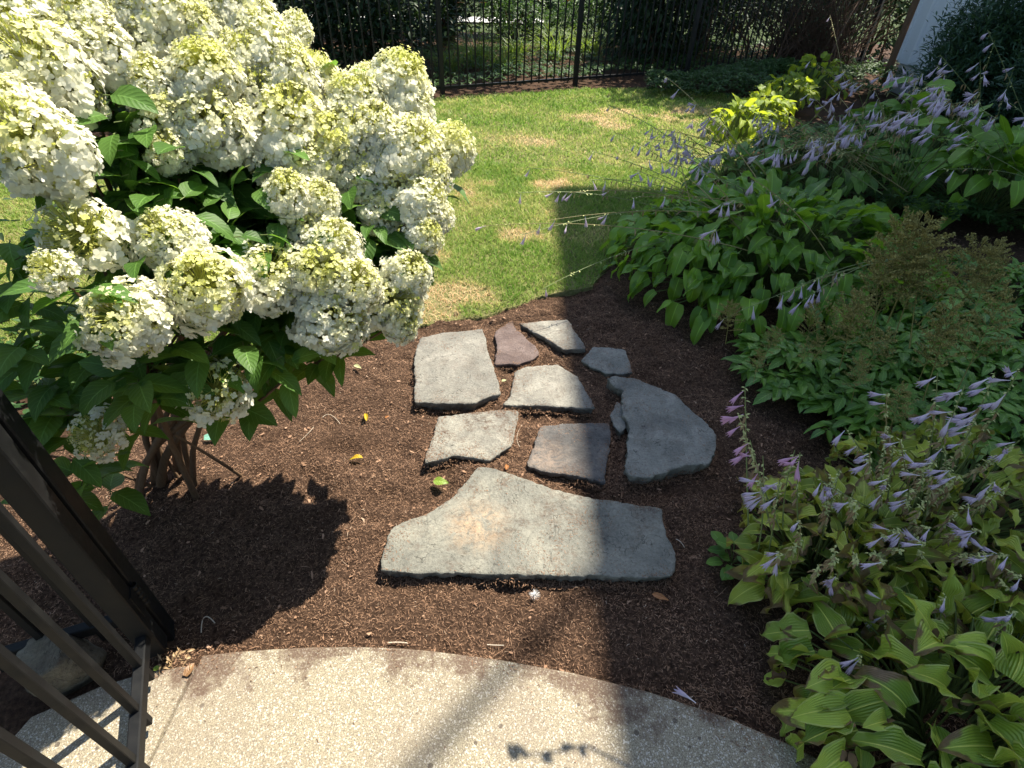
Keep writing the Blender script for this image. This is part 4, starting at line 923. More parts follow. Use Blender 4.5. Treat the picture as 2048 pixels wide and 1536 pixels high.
# astilbes: dark cut leaves and dead brown plumes
def plume_mesh(seed):
    r_ = np.random.default_rng(seed); g = Geo()
    tubes(g, bez((0, 0, -0.45), (.01, 0, 0), (.02, 0, 1), 8), np.linspace(.012, .004, 8), 4, rnd=.7)
    tips = []
    for i in range(26):
        z = .02 + .9 * (i / 26) ** .9; a = i * 2.4 + r_.normal(0, .3); L = .42 * (1 - z) ** .75 + .05; L *= r_.uniform(.75, 1.2)
        o = np.array([.02 * z, 0, z]); d = np.array([math.cos(a), math.sin(a), .75])
        c = bez(o, o + d * L * .6, o + d * L + np.array([0, 0, -.10 * L]), 8)
        tubes(g, c, np.linspace(.005, .002, 8), 3, rnd=.6)
        for t in range(2, 8):
            p = c[t]
            for s_ in (-1, 1):
                side = np.array([-math.sin(a) * s_, math.cos(a) * s_, .3]); l2 = .30 * L * (1 - t / 9.5)
                q = p + side * l2; tubes(g, np.stack([p, q])[None], .0025, 3, rnd=.6)
                for k in range(5): tips.append(p + (q - p) * (k + 1) / 5 + r_.normal(0, .008, 3))
    tips = np.array(tips); n = len(tips)
    dd = unit(r_.normal(0, 1, (n, 3))); e = unit(np.cross(dd, r_.normal(0, 1, (n, 3)))); s_ = r_.uniform(.009, .020, n)[:, None]
    V = np.stack([tips - dd * s_, tips + e * s_ * .6, tips + dd * s_, tips - e * s_ * .6], 1)
    g.add(V, q=np.arange(n)[:, None] * 4 + np.array([0, 1, 2, 3]), rnd=np.repeat(r_.random(n), 4))
    return g.mesh('plume_mesh', M['plume'])
PLUMES = [plume_mesh(300 + i) for i in range(4)]
def astilbe(label, c, Rr, H, n, plumes, seed):
    r_ = np.random.default_rng(seed); root = thing('astilbe', label, 'astilbe', (c[0], c[1], 0), 'astilbes in the shaded bed')
    c = np.array([c[0], c[1], 0.]); g = Geo()
    rr = np.sqrt(r_.random(n)); az = r_.uniform(0, 6.28, n)
    tip = c + np.stack([rr * Rr * np.cos(az), rr * Rr * np.sin(az), H * (1 - .55 * rr ** 2) * r_.uniform(.7, 1.05, n)], -1)
    k0 = c + np.stack([.05 * np.cos(az), .05 * np.sin(az), 0 * az], -1)
    tubes(g, bez(k0, k0 * .5 + tip * .5 + [0, 0, .08], tip, 6), np.linspace(.0022, .0012, 6), 3, m=1)
    B, A, E, L = [], [], [], []
    for i in range(n):
        for k, (da, ll, back) in enumerate(((0, 1.0, 0), (1.0, .8, .02), (-1.0, .8, .02), (1.3, .7, .055), (-1.3, .7, .055))):
            d = np.array([math.cos(az[i]), math.sin(az[i]), .2])
            B.append(tip[i] - d * back); A.append(az[i] + da + r_.normal(0, .15)); E.append(r_.normal(.12, .28)); L.append(.082 * ll * r_.uniform(.7, 1.3))
    L = np.array(L)
    leaves(g, np.array(B), np.array(A), np.array(E), L, L * .54, r_.uniform(.3, 1.0, len(L)), fold=.28, wave=.015, roll=r_.normal(0, .25, len(L)), kind='ovate', nt_=10, ns=5, serr=.09)
    g.build('foliage', [M['astl'], M['twig']], root)
    for px, py, hh, size in plumes:          # px,py = tip of the plume
        t = P(px, py, hh); ln = size * 1.22; b = t - np.array([r_.normal(0, .04), .02, ln])
        wv = ln * r_.uniform(.7, .95)
        link_mesh('plume', PLUMES[r_.integers(0, 4)], root, Matrix.Translation(Vector(tuple(b - rootloc(root)))) @ Matrix.Rotation(r_.normal(0, .18), 4, 'X') @ Matrix.Rotation(r_.uniform(-.3, .2), 4, 'Y') @ Matrix.Rotation(r_.uniform(0, 6), 4, 'Z') @ Matrix.Diagonal((wv, wv, ln, 1)))
astilbe('low astilbe with cut leaves reaching the mulch beside the thick stone', (1.30, 1.98), .27, .20, 90, [(1480, 590, .42, .14), (1545, 640, .36, .12), (1620, 655, .38, .12), (1560, 690, .36, .10)], 1)
astilbe('astilbe with a small feathery plume just above the pink tinted bells', (1.50, 1.66), .30, .20, 110, [(1780, 760, .46, .16), (1730, 700, .42, .14)], 2)
astilbe('astilbe with spreading olive plumes in the centre of its group', (1.76, 2.05), .32, .24, 120, [(1690, 560, .58, .22), (1730, 590, .54, .2), (1640, 600, .48, .15), (1780, 640, .48, .16)], 3)
astilbe('astilbe carrying the tallest cloud of brown plumes in front of the dark hosta', (2.15, 2.35), .32, .28, 110, [(1860, 395, .84, .34), (1905, 400, .84, .32), (1825, 425, .78, .30), (1940, 440, .78, .28), (1880, 470, .72, .26), (1845, 500, .68, .26), (1920, 500, .68, .24)], 4)
astilbe('astilbe at the right edge of the picture with rusty plumes', (2.15, 1.95), .32, .26, 110, [(1990, 590, .66, .26), (2030, 570, .68, .28), (2045, 480, .78, .22), (1990, 470, .78, .2), (1950, 620, .58, .2)], 5)
astilbe('astilbe leaves without plumes behind the lavender flower stalks', (1.88, 1.62), .34, .22, 130, [], 6)

astilbe('astilbe leaves filling the right edge below the dark hosta', (2.72, 2.72), .42, .24, 150, [], 7)
# small round-leaved plant by the path
p = P(1462, 1130); root = thing('bergenia', 'small round leaved plant alone on the mulch beside the lime hosta', 'plant', (p[0], p[1], 0))
g = Geo(); n = 16; az = hs.uniform(0, 6.28, n); rr = hs.uniform(.02, .085, n)
b = np.array([p[0], p[1], 0]) + np.stack([rr * np.cos(az), rr * np.sin(az), hs.uniform(.03, .10, n)], -1); k0 = np.array([[p[0], p[1], 0]] * n)
tubes(g, bez(k0, k0 * .4 + b * .6 + [0, 0, .02], b, 6), .0016, 4, m=1)
leaves(g, b, az + hs.normal(0, .3, n), hs.uniform(-.1, .5, n), hs.uniform(.035, .055, n), hs.uniform(.032, .048, n), .4, fold=.2, wave=.03, kind='round', nt_=7, ns=7)
g.build('foliage', [M['hosta_blue'], M['twig']], root)

# ------------------------------------------------------------------ fallen leaves and scraps
def fallen(name, label, cat, px, py, L, Wd, mat, az=0., el=.15, bend=.4, fold=.3, kind='ovate', h=0.02, wave=.03, roll=.2):
    p = P(px, py, h); p[2] = max(h, float(mulch_z(p[0], p[1])) + .012) if h < .04 else h
    g = Geo(); leaves(g, [p], az, el, L, Wd, bend, fold=fold, wave=wave, roll=roll, kind=kind, nt_=9, ns=7, rnd=[.5])
    return tag(g.build(name, mat, origin=p), label, cat)
fl = lambda nm, c, tr=.3: leafmat(nm, tuple(x * .8 for x in c), tuple(x * 1.1 for x in c), 'pinnate', 6, transl=tr)
ML = dict(y=fl('fallen_yellow', (.62, .40, .03)), g=fl('fallen_green', (.20, .30, .04)), p=fl('fallen_pale', (.50, .52, .26)), t=fl('fallen_teal', (.16, .36, .27), .1), o=fl('fallen_orange', (.40, .17, .06)), b=fl('fallen_brown', (.22, .12, .055), .1), tan=fl('fallen_tan', (.36, .25, .14), .1))
fallen('fallen_leaf', 'folded yellow leaf lying on sunny mulch, closer to the big stone', 'leaf', 726, 916, .052, .032, ML['y'], 3.3, .3, .8, .7)
fallen('fallen_leaf', 'curled yellow leaf on the mulch left of the mottled stone', 'leaf', 733, 842, .046, .030, ML['y'], 1.9, .5, .9, .9)
fallen('fallen_leaf', 'green leaf lying beside the tip of the largest flagstone', 'leaf', 866, 962, .060, .038, ML['g'], -.1, .2, .5, .15)
fallen('fallen_leaf', 'pale green leaf on the mulch between hydrangea and tall grey stone', 'leaf', 708, 730, .045, .022, ML['p'], -.5, .1, .3, .3)
fallen('fallen_leaf', 'blue green lobed leaf in the shadow of the hydrangea', 'leaf', 408, 876, .060, .036, ML['t'], .3, .15, .3, .15, 'round')
fallen('fallen_leaf', 'curled orange leaf between the mottled stone and the dark square stone', 'leaf', 1012, 944, .036, .020, ML['o'], 1.4, .5, 1.6, .6)
fallen('fallen_leaf', 'rust brown leaf in the shade in front of the largest stone', 'leaf', 1304, 1188, .052, .022, ML['o'], -.35, .1, .3, .4)
fallen('fallen_leaf', 'brown oval leaf lying where the concrete slabs meet', 'leaf', 370, 1352, .034, .020, ML['b'], 1.3, .3, .5, .2, 'round', .046)
fallen('fallen_leaf', 'tiny bright green leaf by the foot of the gate', 'leaf', 306, 1338, .022, .014, ML['g'], .2, .2, .3, .2, 'ovate', .046)
fallen('fallen_leaf', 'small red brown leaf on the mulch between the two yellow ones and the stones', 'leaf', 770, 836, .020, .012, ML['o'], .6, .4, .6, .4)
fallen('fallen_leaf', 'bleached scrap of leaf on bare mulch just left of the tan half moon stone', 'leaf', 1003, 762, .024, .016, ML['p'], .3, .2, .3, .2)
# dry litter heaped at the gate foot
g = Geo(); n = 30; q = np.array([P(a, b, .045) for a, b in zip(hs.uniform(315, 385, n), hs.uniform(1290, 1345, n))]); q[:, 2] = hs.uniform(.025, .06, n)
leaves(g, q, hs.uniform(0, 6.28, n), hs.uniform(-.2, .2, n), hs.uniform(.012, .03, n), hs.uniform(.004, .010, n), hs.uniform(.2, 1.8, n), fold=.5, wave=.05, roll=hs.normal(0, .6, n), kind='lance', nt_=6, ns=5)
tag(g.build('leaf_litter', ML['tan']), kind='stuff')
# curled white root and pale twigs
def scrap(name, label, cat, pxs, r, mat, h=.022):
    c = np.array([P(a, b, h) for a, b in pxs]); c[:, 2] = np.maximum(mulch_z(c[:, 0], c[:, 1]) + .006, .008) + .004
    if len(c) == 3: c = bez(c[0], c[1] * 2 - (c[0] + c[2]) / 2, c[2], 8)
    g = Geo(); tubes(g, c, r * .7, 5, rnd=.5); tag(g.build(name, mat, origin=c[0]), label, cat)
mpale = m_plain('bleached_wood', (.52, .44, .34), .8, .2, .2, 60)
scrap('twig', 'bleached curled root on the mulch just behind the patio, near the gate', 'twig', [(400, 1262), (408, 1232), (430, 1246)], .0022, mpale)
scrap('twig', 'forked pale twig on the mulch beside the hydrangea shadow', 'twig', [(644, 831), (660, 826), (680, 846)], .0014, mpale)
scrap('twig', 'thin tan twig below the forked one on the sunny mulch', 'twig', [(598, 880), (620, 862), (626, 850)], .0013, mpale)
scrap('twig', 'flat chip of pale bark touching the patio edge', 'twig', [(775, 1284), (795, 1283), (815, 1287)], .0028, mpale)
scrap('twig', 'short pale stick in the sun between patio and the largest stone', 'twig', [(974, 1286), (990, 1287), (1008, 1289)], .0020, mpale)
scrap('twig', 'pale fibre loop on the bare mulch between the square stone and mottled stone', 'twig', [(1040, 890), (1034, 870), (1044, 846)], .0014, mpale)
scrap('twig', 'dry stick in the shade near the small round leaved plant', 'twig', [(1352, 1078), (1360, 1084), (1370, 1092)], .0018, mpale)
# fluff
p = P(1070, 1192, .02); g = Geo(); n = 170; d = unit(hs.normal(0, 1, (n, 3)) * [1, .8, .6] + [0, .2, .5]); L = hs.uniform(.005, .020, n)[:, None]
a = np.repeat(p[None] + [0, 0, .005], n, 0); tubes(g, bez(a, a + d * L * .6 + [0, 0, .004], a + d * L, 4), .00028, 3, rnd=.2)
tag(g.build('seed_fluff', m_plain('white_fluff', (.8, .8, .78), .9, .1), origin=p), 'tuft of white fluff against the front edge of the largest stone', 'fluff')
# a dropped bell at the patio edge
p = P(1392, 1406, .05); o = link_mesh('fallen_flower', BELLS[0], None, Matrix.Translation(Vector(tuple(p))) @ rot_to((-.75, .6, .05)) @ Matrix.Scale(1.0, 4))
tag(o, 'single lavender bell dropped on the edge of the concrete patio', 'flower')

# ------------------------------------------------------------------ gate, its post and the run of fence beside it
e0, e1 = P(265, 1230, .13), P(240, 1536, .13); gd = unit((e1 - e0) * [1, 1, 0])
gax = np.array([np.cross(gd, [0, 0, 1]), gd, [0, 0, 1]])           # rows: across, along the gate, up
stile = P(318, 1300, .03); stile = np.array([stile[0], stile[1], 0])
gate = thing('garden_gate', 'dark metal picket gate standing open towards the patio', 'gate', tuple(stile))
def bar(name, a, b, w, d, parent, bev=.003, mat=None):
    a, b = np.asarray(a, float), np.asarray(b, float); g = Geo(); L = np.linalg.norm(b - a); dz = unit(b - a)
    if abs(dz[2]) > .9: ax = np.array([gax[0], gax[1], [0, 0, 1]])
    else: s_ = unit(np.cross(dz, [0, 0, 1])); ax = np.array([s_, np.array([0, 0, 1]), dz]);
    box(g, (a + b) / 2, (w, d, L), ax, bev); return g.build(name, mat or M['gate'], parent, smooth=False)
up = lambda p, z: np.array([p[0], p[1], z])
bar('hinge_stile', up(stile, .045), up(stile, 1.28), .050, .050, gate)
for z in (.135, 1.16):
    a = stile + gd * .0255; r = bar('bottom_rail' if z < 1 else 'top_rail', up(a, z), up(a + gd * .86, z), .026, .036, gate)
for k in range(7):
    c = stile + gd * (.10 + .112 * k); bar('picket', up(c, .075), up(c, 1.26), .0175, .0175, gate, .0015)
lst = stile + gd * .91; bar('latch_stile', up(lst, .045), up(lst, 1.28), .050, .050, gate)
# barrel hinges between stile and post
hp = stile - gd * .032 + gax[0] * -.0
postc = stile - gd * .0625
hside = gax[0] * (1 if (gax[0] @ np.array([1, 0, 0])) > 0 else -1)
for z in (.20, 1.08):
    g = Geo(); hc = stile - gd * .031 + hside * .030
    for k in range(5):
        zz = np.array([0, .0005, .0165, .017]) + z + k * .0185
        tubes(g, np.stack([up(hc, q_) for q_ in zz])[None], np.array([.0085, .0095, .0095, .0085])[None], 12)
    h_ = g.build('hinge', M['gate'], gate)
    g = Geo(); box(g, up(hc + gd * .022 - hside * .0035, z + .046), (.004, .034, .09), gax, .001); g.build('hinge_leaf', M['gate'], h_, smooth=False)
fp = thing('gate_post', 'square dark metal post the open gate hangs from', 'post', (postc[0], postc[1], 0))
bar('post', up(postc, -.05), up(postc, 1.36), .056, .056, fp)
g = Geo(); box(g, up(postc, 1.367), (.066, .066, .014), gax, .004); g.build('post_cap', M['gate'], fp, smooth=False)
q1, q0 = P(216, 1202, .13), P(0, 1265, .13); fd = unit((q0 - q1) * [1, 1, 0])
side = thing('picket_fence', 'short run of dark metal picket fence beside the gate post, behind the rock', 'fence', tuple(up(q1, 0)))
st = up(postc, 0) + fd * .03
for z in (.13, 1.16): bar('rail', up(st, z), up(st + fd * 1.6, z), .026, .036, side)
for k in range(13):
    c = st + fd * (.085 + .112 * k); bar('picket', up(c, .07), up(c, 1.26), .0175, .0175, side, .0015)
c = st + fd * 1.63; bar('post', up(c, -.05), up(c, 1.36), .05, .05, side)

# ------------------------------------------------------------------ the black fence across the end of the lawn
fa, fdv = np.array([-1.02, 7.9, 0]), np.array([1.81, .91, 0]); flen = np.linalg.norm(fdv); fu = fdv / flen
iron = thing('iron_fence', 'tall black iron picket fence across the far end of the lawn', 'fence', tuple(fa))
fax = np.array([fu, np.cross([0, 0, 1], fu), [0, 0, 1]])
def fbox(name, c, size, par=iron):
    g = Geo(); box(g, c, size, fax, 0); return g.build(name, M['iron'], par, smooth=False)
for k in range(-2, 5):
    c = fa + fdv * k; po = fbox('post', up(c, .72), (.055, .055, 1.46)); fbox('post_cap', up(c, 1.457), (.066, .066, .014), po)
for k in range(-2, 4):
    c = fa + fdv * (k + .5)
    for z in (.10, 1.10, 1.32): fbox('rail', up(c, z), (flen - .055, .026, .03))
    for j in range(1, 17):
        q = fa + fdv * (k + j / 17); fbox('picket', up(q, .72), (.0155, .0165, 1.30))

# ------------------------------------------------------------------ planting beyond and beside the fence
def shrub(name, label, cat, c, rad, n, L, Wr, mat, group=None, stems=7, kind='ovate', clumps=40, seed=1, base_r=.12, up_el=.1, stem_mat=None, parts=('foliage', 'trunk')):
    r_ = np.random.default_rng(seed); c = np.asarray(c, float); rad = np.asarray(rad, float)
    root = thing(name, label, cat, (c[0], c[1], 0), group)
    d = unit(r_.normal(0, 1, (clumps, 3))); cc = c + d * rad * (r_.random((clumps, 1)) ** .4) * .92
    k = r_.integers(0, clumps, n); p = cc[k] + r_.normal(0, 1, (n, 3)) * rad * .17
    ok = p[:, 2] > .06; p = p[ok]; n = len(p)
    dd = p - (c - [0, 0, rad[2] * .4]); az = np.arctan2(dd[:, 1], dd[:, 0]) + r_.normal(0, .8, n)
    ln = L * r_.uniform(.7, 1.25, n); g = Geo()
    leaves(g, p, az, r_.normal(up_el, .5, n), ln, ln * Wr, r_.uniform(.2, 1.0, n), fold=.25, wave=.0, roll=r_.normal(0, .4, n), kind=kind, nt_=4, ns=3, rnd=np.clip(r_.normal(.5, .25, n), 0, 1))
    g.build(parts[0], mat, root)
    g = Geo()
    for i in range(stems):
        a = np.array([c[0] + r_.normal(0, base_r), c[1] + r_.normal(0, base_r), -.05]); b = cc[r_.integers(0, clumps)]
        tubes(g, bez(a, np.array([a[0], a[1], b[2] * .6]), b, 10), np.linspace(.02 * rad[0] + .004, .004, 10), 5)
    if stems: g.build(parts[1], stem_mat or M['twigbrown'], root)
    return root
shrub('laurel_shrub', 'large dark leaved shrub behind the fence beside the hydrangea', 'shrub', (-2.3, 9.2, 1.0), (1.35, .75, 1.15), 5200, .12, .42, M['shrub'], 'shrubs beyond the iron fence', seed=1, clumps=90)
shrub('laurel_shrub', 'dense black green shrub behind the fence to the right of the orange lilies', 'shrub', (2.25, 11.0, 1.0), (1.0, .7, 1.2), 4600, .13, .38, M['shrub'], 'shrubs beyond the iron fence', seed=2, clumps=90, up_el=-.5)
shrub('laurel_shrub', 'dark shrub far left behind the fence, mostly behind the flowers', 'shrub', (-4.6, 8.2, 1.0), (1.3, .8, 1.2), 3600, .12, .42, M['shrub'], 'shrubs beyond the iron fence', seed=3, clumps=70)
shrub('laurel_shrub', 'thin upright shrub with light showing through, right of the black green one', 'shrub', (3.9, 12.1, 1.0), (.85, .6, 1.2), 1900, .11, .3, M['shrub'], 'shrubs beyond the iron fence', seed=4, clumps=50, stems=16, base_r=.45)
for i, (x, y, rx, h, n_, txt) in enumerate([(-5.6, 13.8, 1.8, 1.3, 3600, 'bushy shrub at the far left end of the hindmost row'), (-2.9, 14.4, 1.9, 1.45, 5200, 'bushy shrub of the hindmost row, behind the dark laurel'), (.2, 14.6, 1.6, .9, 4200, 'low bushy shrub of the hindmost row, straight behind the daylilies'), (-6.8, 15.2, 2.2, 1.4, 4200, 'wide bushy shrub of the hindmost row, far left'), (2.4, 14.8, 1.6, 1.25, 4600, 'bushy shrub of the hindmost row, behind the black green shrub'), (5.0, 15.0, 1.5, 1.0, 3600, 'bushy shrub of the hindmost row, seen just left of the house corner'),
        (6.9, 12.6, 1.1, 1.6, 3600, 'tall dark shrub of the back row seen beside the house corner'), (-6.4, 9.6, 1.3, 1.5, 3600, 'tall dark shrub at the far left of the back row, behind the white flowers'), (-3.6, 11.4, 1.4, 1.7, 5200, 'tall dark shrub of the back row behind the laurel beside the hydrangea'), (-1.7, 12.6, 1.1, 1.6, 3600, 'tall dark shrub of the back row left of the daylilies'),
        (3.2, 13.0, 1.3, 1.7, 4600, 'tall dark shrub of the back row behind the black green shrub'), (5.6, 12.2, 1.1, 1.7, 4200, 'tall dark shrub of the back row behind the twiggy shrub'), ]):
    shrub('hedge_shrub', txt, 'shrub', (x, y, h * .82), (rx, .8, h), n_, .15, .45, M['shrub'], 'back row of dark shrubs', seed=120 + i, clumps=80)
shrub('box_shrub', 'pale green sunlit shrub behind the daylilies, a little left of the picture middle', 'shrub', (-.2, 12.6, .5), (.8, .5, .55), 2400, .07, .5, M['cover'], 'low shrubs behind the daylilies', seed=131, clumps=50)
shrub('box_shrub', 'pale green sunlit shrub behind the daylilies, next to the black green shrub', 'shrub', (1.2, 13.0, .5), (.8, .5, .5), 2400, .07, .5, M['cover'], 'low shrubs behind the daylilies', seed=132, clumps=50)
tw = shrub('twiggy_shrub', 'bare tangled brown shrub left of the house corner', 'shrub', (4.75, 10.4, 1.0), (.75, .6, .95), 900, .06, .4, M['shrub'], None, 60, seed=5, clumps=70, base_r=.3)
# extra tangle of twigs
r_ = np.random.default_rng(9); a = np.array([4.75, 10.4, .2]) + r_.normal(0, .25, (420, 3)) * [1, 1, .4]; dv = r_.normal(0, .45, (420, 3)) * [1, .8, .4] + [0, 0, .75]
g = Geo(); tubes(g, bez(a, a + dv * .7 + r_.normal(0, .15, (420, 3)), a + dv, 7), np.linspace(.006, .002, 7), 3); g.build('twigs', M['twigbrown'], tw)
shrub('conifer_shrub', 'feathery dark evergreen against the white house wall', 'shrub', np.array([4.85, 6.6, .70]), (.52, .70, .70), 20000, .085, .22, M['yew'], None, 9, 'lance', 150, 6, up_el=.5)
shrub('sky_block_shrub', 'unseen shrub added to block sky light, beyond the short picket fence', 'shrub', (-3.0, .5, .95), (.75, .9, .95), 4200, .07, .5, M['shrub'], 'unseen sky blockers left of the gate', seed=141, clumps=70)  # this and the next: unseen shrubs added to hold back sky light from the left
shrub('sky_block_shrub', 'unseen shrub added to block sky light left of the hydrangea', 'shrub', (-3.2, 2.2, .95), (.8, .8, .95), 4200, .07, .5, M['shrub'], 'unseen sky blockers left of the gate', seed=142, clumps=70)
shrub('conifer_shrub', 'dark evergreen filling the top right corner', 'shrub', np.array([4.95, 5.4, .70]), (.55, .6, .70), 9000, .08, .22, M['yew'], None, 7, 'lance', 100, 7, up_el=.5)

# daylilies with orange flowers, and a grass clump
def strap_clump(name, label, cat, c, n, L, Wd, mat, seed, group=None, flowers=0, fh=.8):
    r_ = np.random.default_rng(seed); root = thing(name, label, cat, (c[0], c[1], 0), group); g = Geo()
    b = np.array([c[0], c[1], -.02]) + np.stack([r_.normal(0, .10, n), r_.normal(0, .10, n), 0 * np.arange(n)], -1); ln = L * r_.uniform(.6, 1.15, n)
    leaves(g, b, r_.uniform(0, 6.28, n), r_.uniform(1.15, 1.5, n), ln, Wd, r_.uniform(.8, 2.3, n), fold=.5, kind='blade', nt_=9, ns=3)
    g.build('foliage', mat, root)
    for i in range(flowers):
        t = np.array([c[0] + r_.normal(0, .22), c[1] + r_.normal(0, .15), fh * r_.uniform(.85, 1.1)]); g = Geo()
        bb = np.array([c[0], c[1], 0]); tubes(g, bez(bb, bb * .5 + t * .5 + [0, 0, .1], t, 8), .004, 4); s_ = g.build('flower_stalk', M['stalk'], root)
        g = Geo(); a6 = np.arange(6) * 1.047 + r_.random(); leaves(g, np.repeat(t[None], 6, 0), a6, 1.0, .085, .028, 1.3, fold=.2, kind='lance', nt_=6, ns=3); g.build('flower', M['orange'], s_)
    return root
for i, (x, y, nf, txt) in enumerate([(-.75, 10.3, 3, 'daylily clump with orange flowers behind the fence, nearest the dark laurel'), (-.1, 10.9, 2, 'daylily clump behind the fence just right of the fence corner post'), (.6, 11.3, 2, 'daylily clump with an orange flower, in the middle of its row'), (1.25, 11.7, 1, 'daylily clump at the right end of its row, beside the black green shrub')]):
    strap_clump('daylily', txt, 'daylily', (x, y), 90, .75, .022, M['lily'], 60 + i, 'daylilies beyond the fence', nf, .92)
for i, (x, y, txt) in enumerate([(-1.15, 9.7, 'arching grass clump lit by sun behind the fence, left one'), (-.3, 9.9, 'arching grass clump lit by sun behind the fence, right one')]):
    strap_clump('ornamental_grass', txt, 'grass clump', (x, y), 130, .62, .012, M['lily'], 70 + i, 'grass clumps beyond the fence')

# low ground cover: rosettes nobody could count
def cover(poly, n, hmax, L, seed, zf=None, name='ground_cover'):
    r_ = np.random.default_rng(seed); poly = np.array(poly); lo, hi = poly.min(0), poly.max(0)
    x = r_.uniform(lo[0], hi[0], n * 3); y = r_.uniform(lo[1], hi[1], n * 3); ok = in_poly(x, y, poly); x, y = x[ok][:n], y[ok][:n]; m = len(x)
    z = hmax * (0.55 + .9 * (fbm(x * 1.3, y * 1.3, 3, seed) + .3)) * r_.uniform(.6, 1.1, m); z = np.clip(z, .03, None)
    k = 6; az = (np.arange(k) * 1.047)[None] + r_.uniform(0, 6.28, (m, 1)); b = np.repeat(np.stack([x, y, z], -1)[:, None], k, 1).reshape(-1, 3); N = m * k
    ln = L * r_.uniform(.7, 1.25, N); g = Geo()
    leaves(g, b, az.ravel(), r_.normal(.2, .3, N), ln, ln * .5, r_.uniform(.2, .9, N), fold=.2, kind='ovate', nt_=4, ns=3)
    return tag(g.build(name, M['cover']), kind='stuff')
nf = np.array([.45, -.89])
L2 = lambda k, off: (fa[:2] + fdv[:2] * k - nf * off)
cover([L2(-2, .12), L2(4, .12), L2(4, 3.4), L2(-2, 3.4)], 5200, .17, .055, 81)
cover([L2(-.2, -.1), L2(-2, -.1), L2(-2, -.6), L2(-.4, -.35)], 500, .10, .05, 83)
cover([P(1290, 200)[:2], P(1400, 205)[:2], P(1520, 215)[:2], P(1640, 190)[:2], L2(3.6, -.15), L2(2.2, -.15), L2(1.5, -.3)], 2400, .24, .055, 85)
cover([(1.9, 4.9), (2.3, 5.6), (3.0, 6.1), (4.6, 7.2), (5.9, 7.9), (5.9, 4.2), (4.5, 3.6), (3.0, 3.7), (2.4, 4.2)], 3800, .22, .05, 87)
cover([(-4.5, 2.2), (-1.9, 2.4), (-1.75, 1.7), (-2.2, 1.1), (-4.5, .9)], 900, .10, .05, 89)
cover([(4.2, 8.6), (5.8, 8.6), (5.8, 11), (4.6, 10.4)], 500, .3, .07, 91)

# pale paving in the sun behind everything
g = Geo(); g.add([(-40, 17.2, -.03), (.6, 17.2, -.03), (.6, 18.6, -.03), (-40, 18.6, -.03)], q=[(0, 1, 2, 3)]); struct(g.build('pavement', M['pave']))

# trees whose trunks and crowns shade the planting beyond the fence
def tree(label, c, h, rad, seed, off=(0, 0)):
    r_ = np.random.default_rng(seed); root = thing('tree', label, 'tree', (c[0], c[1], 0), 'trees beyond the iron fence')
    g = Geo(); base = np.array([c[0], c[1], -.1]); cen = np.array([c[0] + off[0], c[1] + off[1], h])
    tubes(g, bez(base, base + [.1, .05, h * .5], cen, 12), np.linspace(.16, .05, 12), 8)
    cc = cen + unit(r_.normal(0, 1, (46, 3))) * np.array(rad) * (r_.random((46, 1)) ** .4)
    for i in range(22):
        a = base * .45 + cen * .55 + [0, 0, r_.uniform(-.5, .6)]; tubes(g, bez(a, (a + cc[i]) / 2 + [0, 0, .3], cc[i], 8), np.linspace(.05, .008, 8), 5)
    g.build('trunk', M['treebark'], root)
    n = 9000; p = cc[r_.integers(0, 46, n)] + r_.normal(0, .3, (n, 3)); g = Geo(); ln = r_.uniform(.10, .17, n)
    leaves(g, p, r_.uniform(0, 6.28, n), r_.normal(-.1, .5, n), ln, ln * .6, .5, kind='ovate', nt_=4, ns=3)
    g.build('crown', M['tree'], root)
tree('leafy tree standing behind the twiggy shrub, crown above the picture', (6.0, 13.2), 4.6, (2.2, 1.7, 1.6), 1, (-.7, -.5))
tree('young tree behind the thin upright shrub, crown above the picture', (3.5, 12.8), 4.3, (1.7, 1.5, 1.3), 3, (1.5, -1.9))
for i, (x, y, h, rr_, txt) in enumerate([(-6.5, .5, 3.6, (2.4, 2.6, 2.6), 'unseen tree added to cut sky light, left of the garden, level with the gate'), (-7.5, 5.0, 3.8, (2.6, 2.6, 2.8), 'unseen tree added to cut sky light, left of the garden, level with the lawn'), (-4.0, -4.5, 3.4, (2.6, 2.2, 2.6), 'unseen tree added to cut sky light, behind the viewer on the gate side'), (1.0, -6.5, 3.6, (2.8, 2.2, 2.8), 'unseen tree added to cut sky light, straight behind the viewer')]):
    tree(txt, (x, y), h, rr_, 20 + i)  # unseen trees added around the viewer to cut the sky fill
tree('leafy tree behind the dark laurel, crown above the picture', (-1.5, 13.0), 4.6, (1.6, 1.4, 1.4), 2, (1.6, -1.0))

# ------------------------------------------------------------------ the house whose shadow falls over the right-hand bed
EH = 11.0; Lsh = EH / math.tan(SUN_EL); tipp = P(1090, 380)
ex, ey = tipp[0] + Lsh * math.cos(SUN_AZ) + .19, tipp[1] + Lsh * math.sin(SUN_AZ)      # roof corner that throws the shadow's corner
house = thing('house', 'white board and batten house with a brown downspout at its corner, upper right', 'house', (ex + .58, ey - .58, 0))
wx, wy, wy0 = ex + .58, ey - .58, -7.0
g = Geo(); box(g, (wx + 4.2, (wy + wy0) / 2, EH / 2 + .16), (8.4, wy - wy0, EH - .36)); g.build('wall', M['siding'], house, smooth=False)
g = Geo(); box(g, (wx + 4.2, (wy + wy0) / 2, .14), (8.34, wy - wy0 - .06, .40)); g.build('foundation', M['found'], house, smooth=False)
yb = wy - .02; nb_ = 0
while yb > 3.5:
    g = Geo(); box(g, (wx - .0145, yb, EH / 2 + .17), (.028, .045, EH - .40)); g.build('batten', M['white'], house, smooth=False); yb -= .30  # battens paler than the wall: their sunlit look is put into the colour
g = Geo(); box(g, (wx - .045, wy + .055, EH / 2), (.085, .085, EH - .1), None, .02); g.build('downspout', M['post'], house, smooth=False)
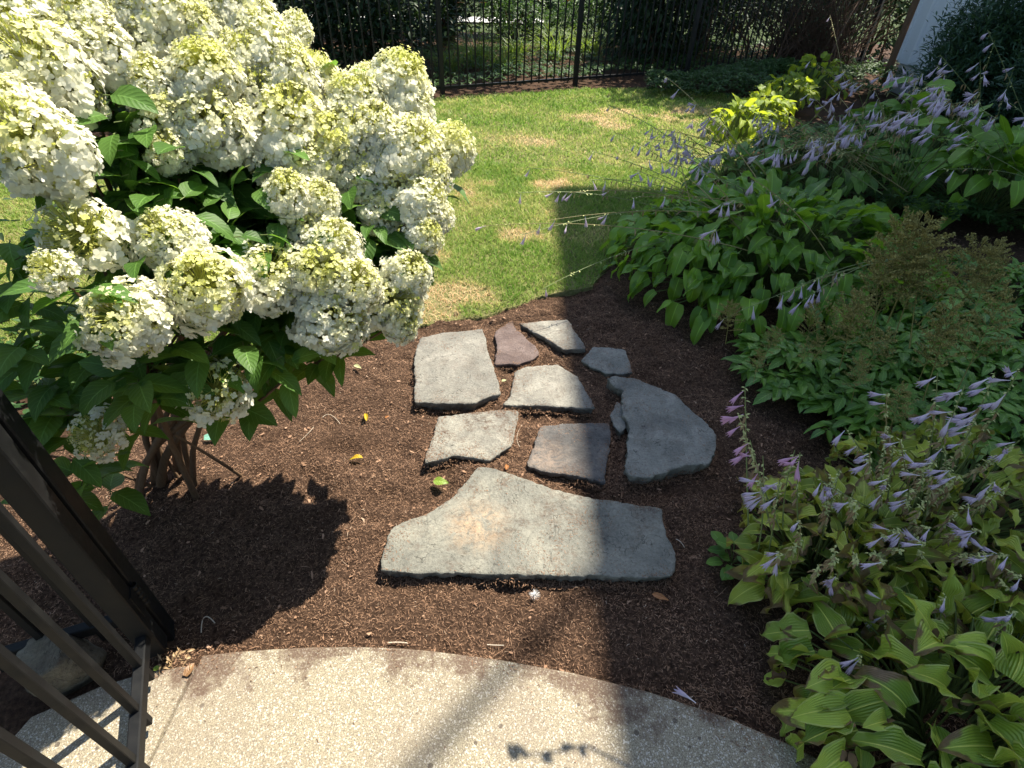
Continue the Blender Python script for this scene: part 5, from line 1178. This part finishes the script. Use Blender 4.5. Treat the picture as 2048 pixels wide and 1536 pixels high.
g = Geo(); ew = 8.4 + 1.16; hy = ew / 2; pr = math.tan(R(26)) * hy; yn, y0_ = ey, wy0 - .58
V = [(ex, y0_, EH), (ex + ew, y0_, EH), (ex + ew, yn, EH), (ex, yn, EH), (ex + hy, y0_ + hy, EH + pr), (ex + hy, yn - hy, EH + pr)]
V2 = [(x, y, z + .14) for x, y, z in V]
g.add(V + V2, q=[(0, 3, 2, 1), (6, 10, 11, 9), (8, 11, 10, 7), (0, 6, 9, 3), (3, 9, 8, 2), (2, 8, 7, 1), (1, 7, 6, 0)], t=[(9, 11, 8), (7, 10, 6)])
rf = g.build('roof', M['roof'], house, smooth=False)
g = Geo(); box(g, (ex - .06, (ey + wy0) / 2, EH + .06), (.115, ey - wy0, .11), None, .02); g.build('gutter', M['white'], rf, smooth=False)
for yy, zz in [(a, b) for a in (-4.5, -1.5, 1.2) for b in (1.95, 5.0, 8.2)]:
    g = Geo(); box(g, (wx - .012, yy, zz), (.07, 1.1, 1.4)); w_ = g.build('window', M['white'], house, smooth=False)
    for s_ in (-1, 1):
        g = Geo(); box(g, (wx - .051, yy + s_ * .245, zz), (.012, .43, 1.22)); g.build('pane', M['glass'], w_, smooth=False)
# overhead service cable from the eave to a pole behind the viewer; its soft shadow crosses the patio
sd = np.array(SUND); ca, cb = P(1020, 1330, PATZ), P(840, 1530, PATZ); t = (EH + .2) / sd[2]; ca, cb = ca + sd * t, cb + sd * t; cd = unit(cb - ca)
pa = ca - cd * .45; pb = ca + cd * 17.0
g = Geo(); tubes(g, bez(pa, (pa + pb) / 2 + [0, 0, -.05], pb, 24), .026, 8)
tag(g.build('service_cable', M['iron'], origin=pa), 'black service cable running overhead from the house eave', 'cable')
pol = thing('utility_pole', 'round wooden utility pole carrying the overhead cable', 'pole', (pb[0], pb[1], 0))
g = Geo(); tubes(g, np.stack([up(pb, z) for z in np.linspace(-.3, 6.2, 8)])[None] + np.array([.10, 0, 0]), np.linspace(.13, .10, 8), 14); g.build('post', M['post'], pol)
g = Geo(); box(g, up(pb, 5.9) + np.array([.10, -.13, 0]), (1.4, .09, .11), None, .01); g.build('crossarm', M['post'], pol, smooth=False)
# arching plant standing outside the picture on the right; the shadow of its leafy tip falls on the patio
def back(px, py, z): q = P(px, py, PATZ); return q + sd * ((z - PATZ) / sd[2])
ap = thing('arching_plant', 'tall arching plant by the house, outside the picture, its leafy tip shading the patio', 'plant', (2.5, .7, 0))
tip = back(1035, 1508, 1.72); k1 = back(1170, 1490, 1.80); st_ = np.array([2.5, .7, 0.])
g = Geo(); c1 = bez(st_, st_ + [-.1, .2, 2.2], k1, 14); c2 = bez(k1, (k1 + tip) / 2 + [0, 0, .03], tip, 8); tubes(g, np.concatenate([c1, c2[1:]]), np.linspace(.007, .002, 21), 6); g.build('stem', M['twig'], ap)
g = Geo(); q = np.array([back(a, b, 1.72) for a, b in [(1035, 1508), (1040, 1520), (1060, 1512), (1085, 1505), (1105, 1502), (1130, 1495), (1150, 1492), (1050, 1500), (1165, 1488)]]); n = len(q)
leaves(g, q, hs.uniform(2.6, 5.4, n), hs.uniform(-.6, .2, n), hs.uniform(.035, .06, n), hs.uniform(.016, .026, n), .5, kind='lance', nt_=6, ns=5); g.build('foliage', M['astl'], ap)
print('objects', len(bpy.data.objects))
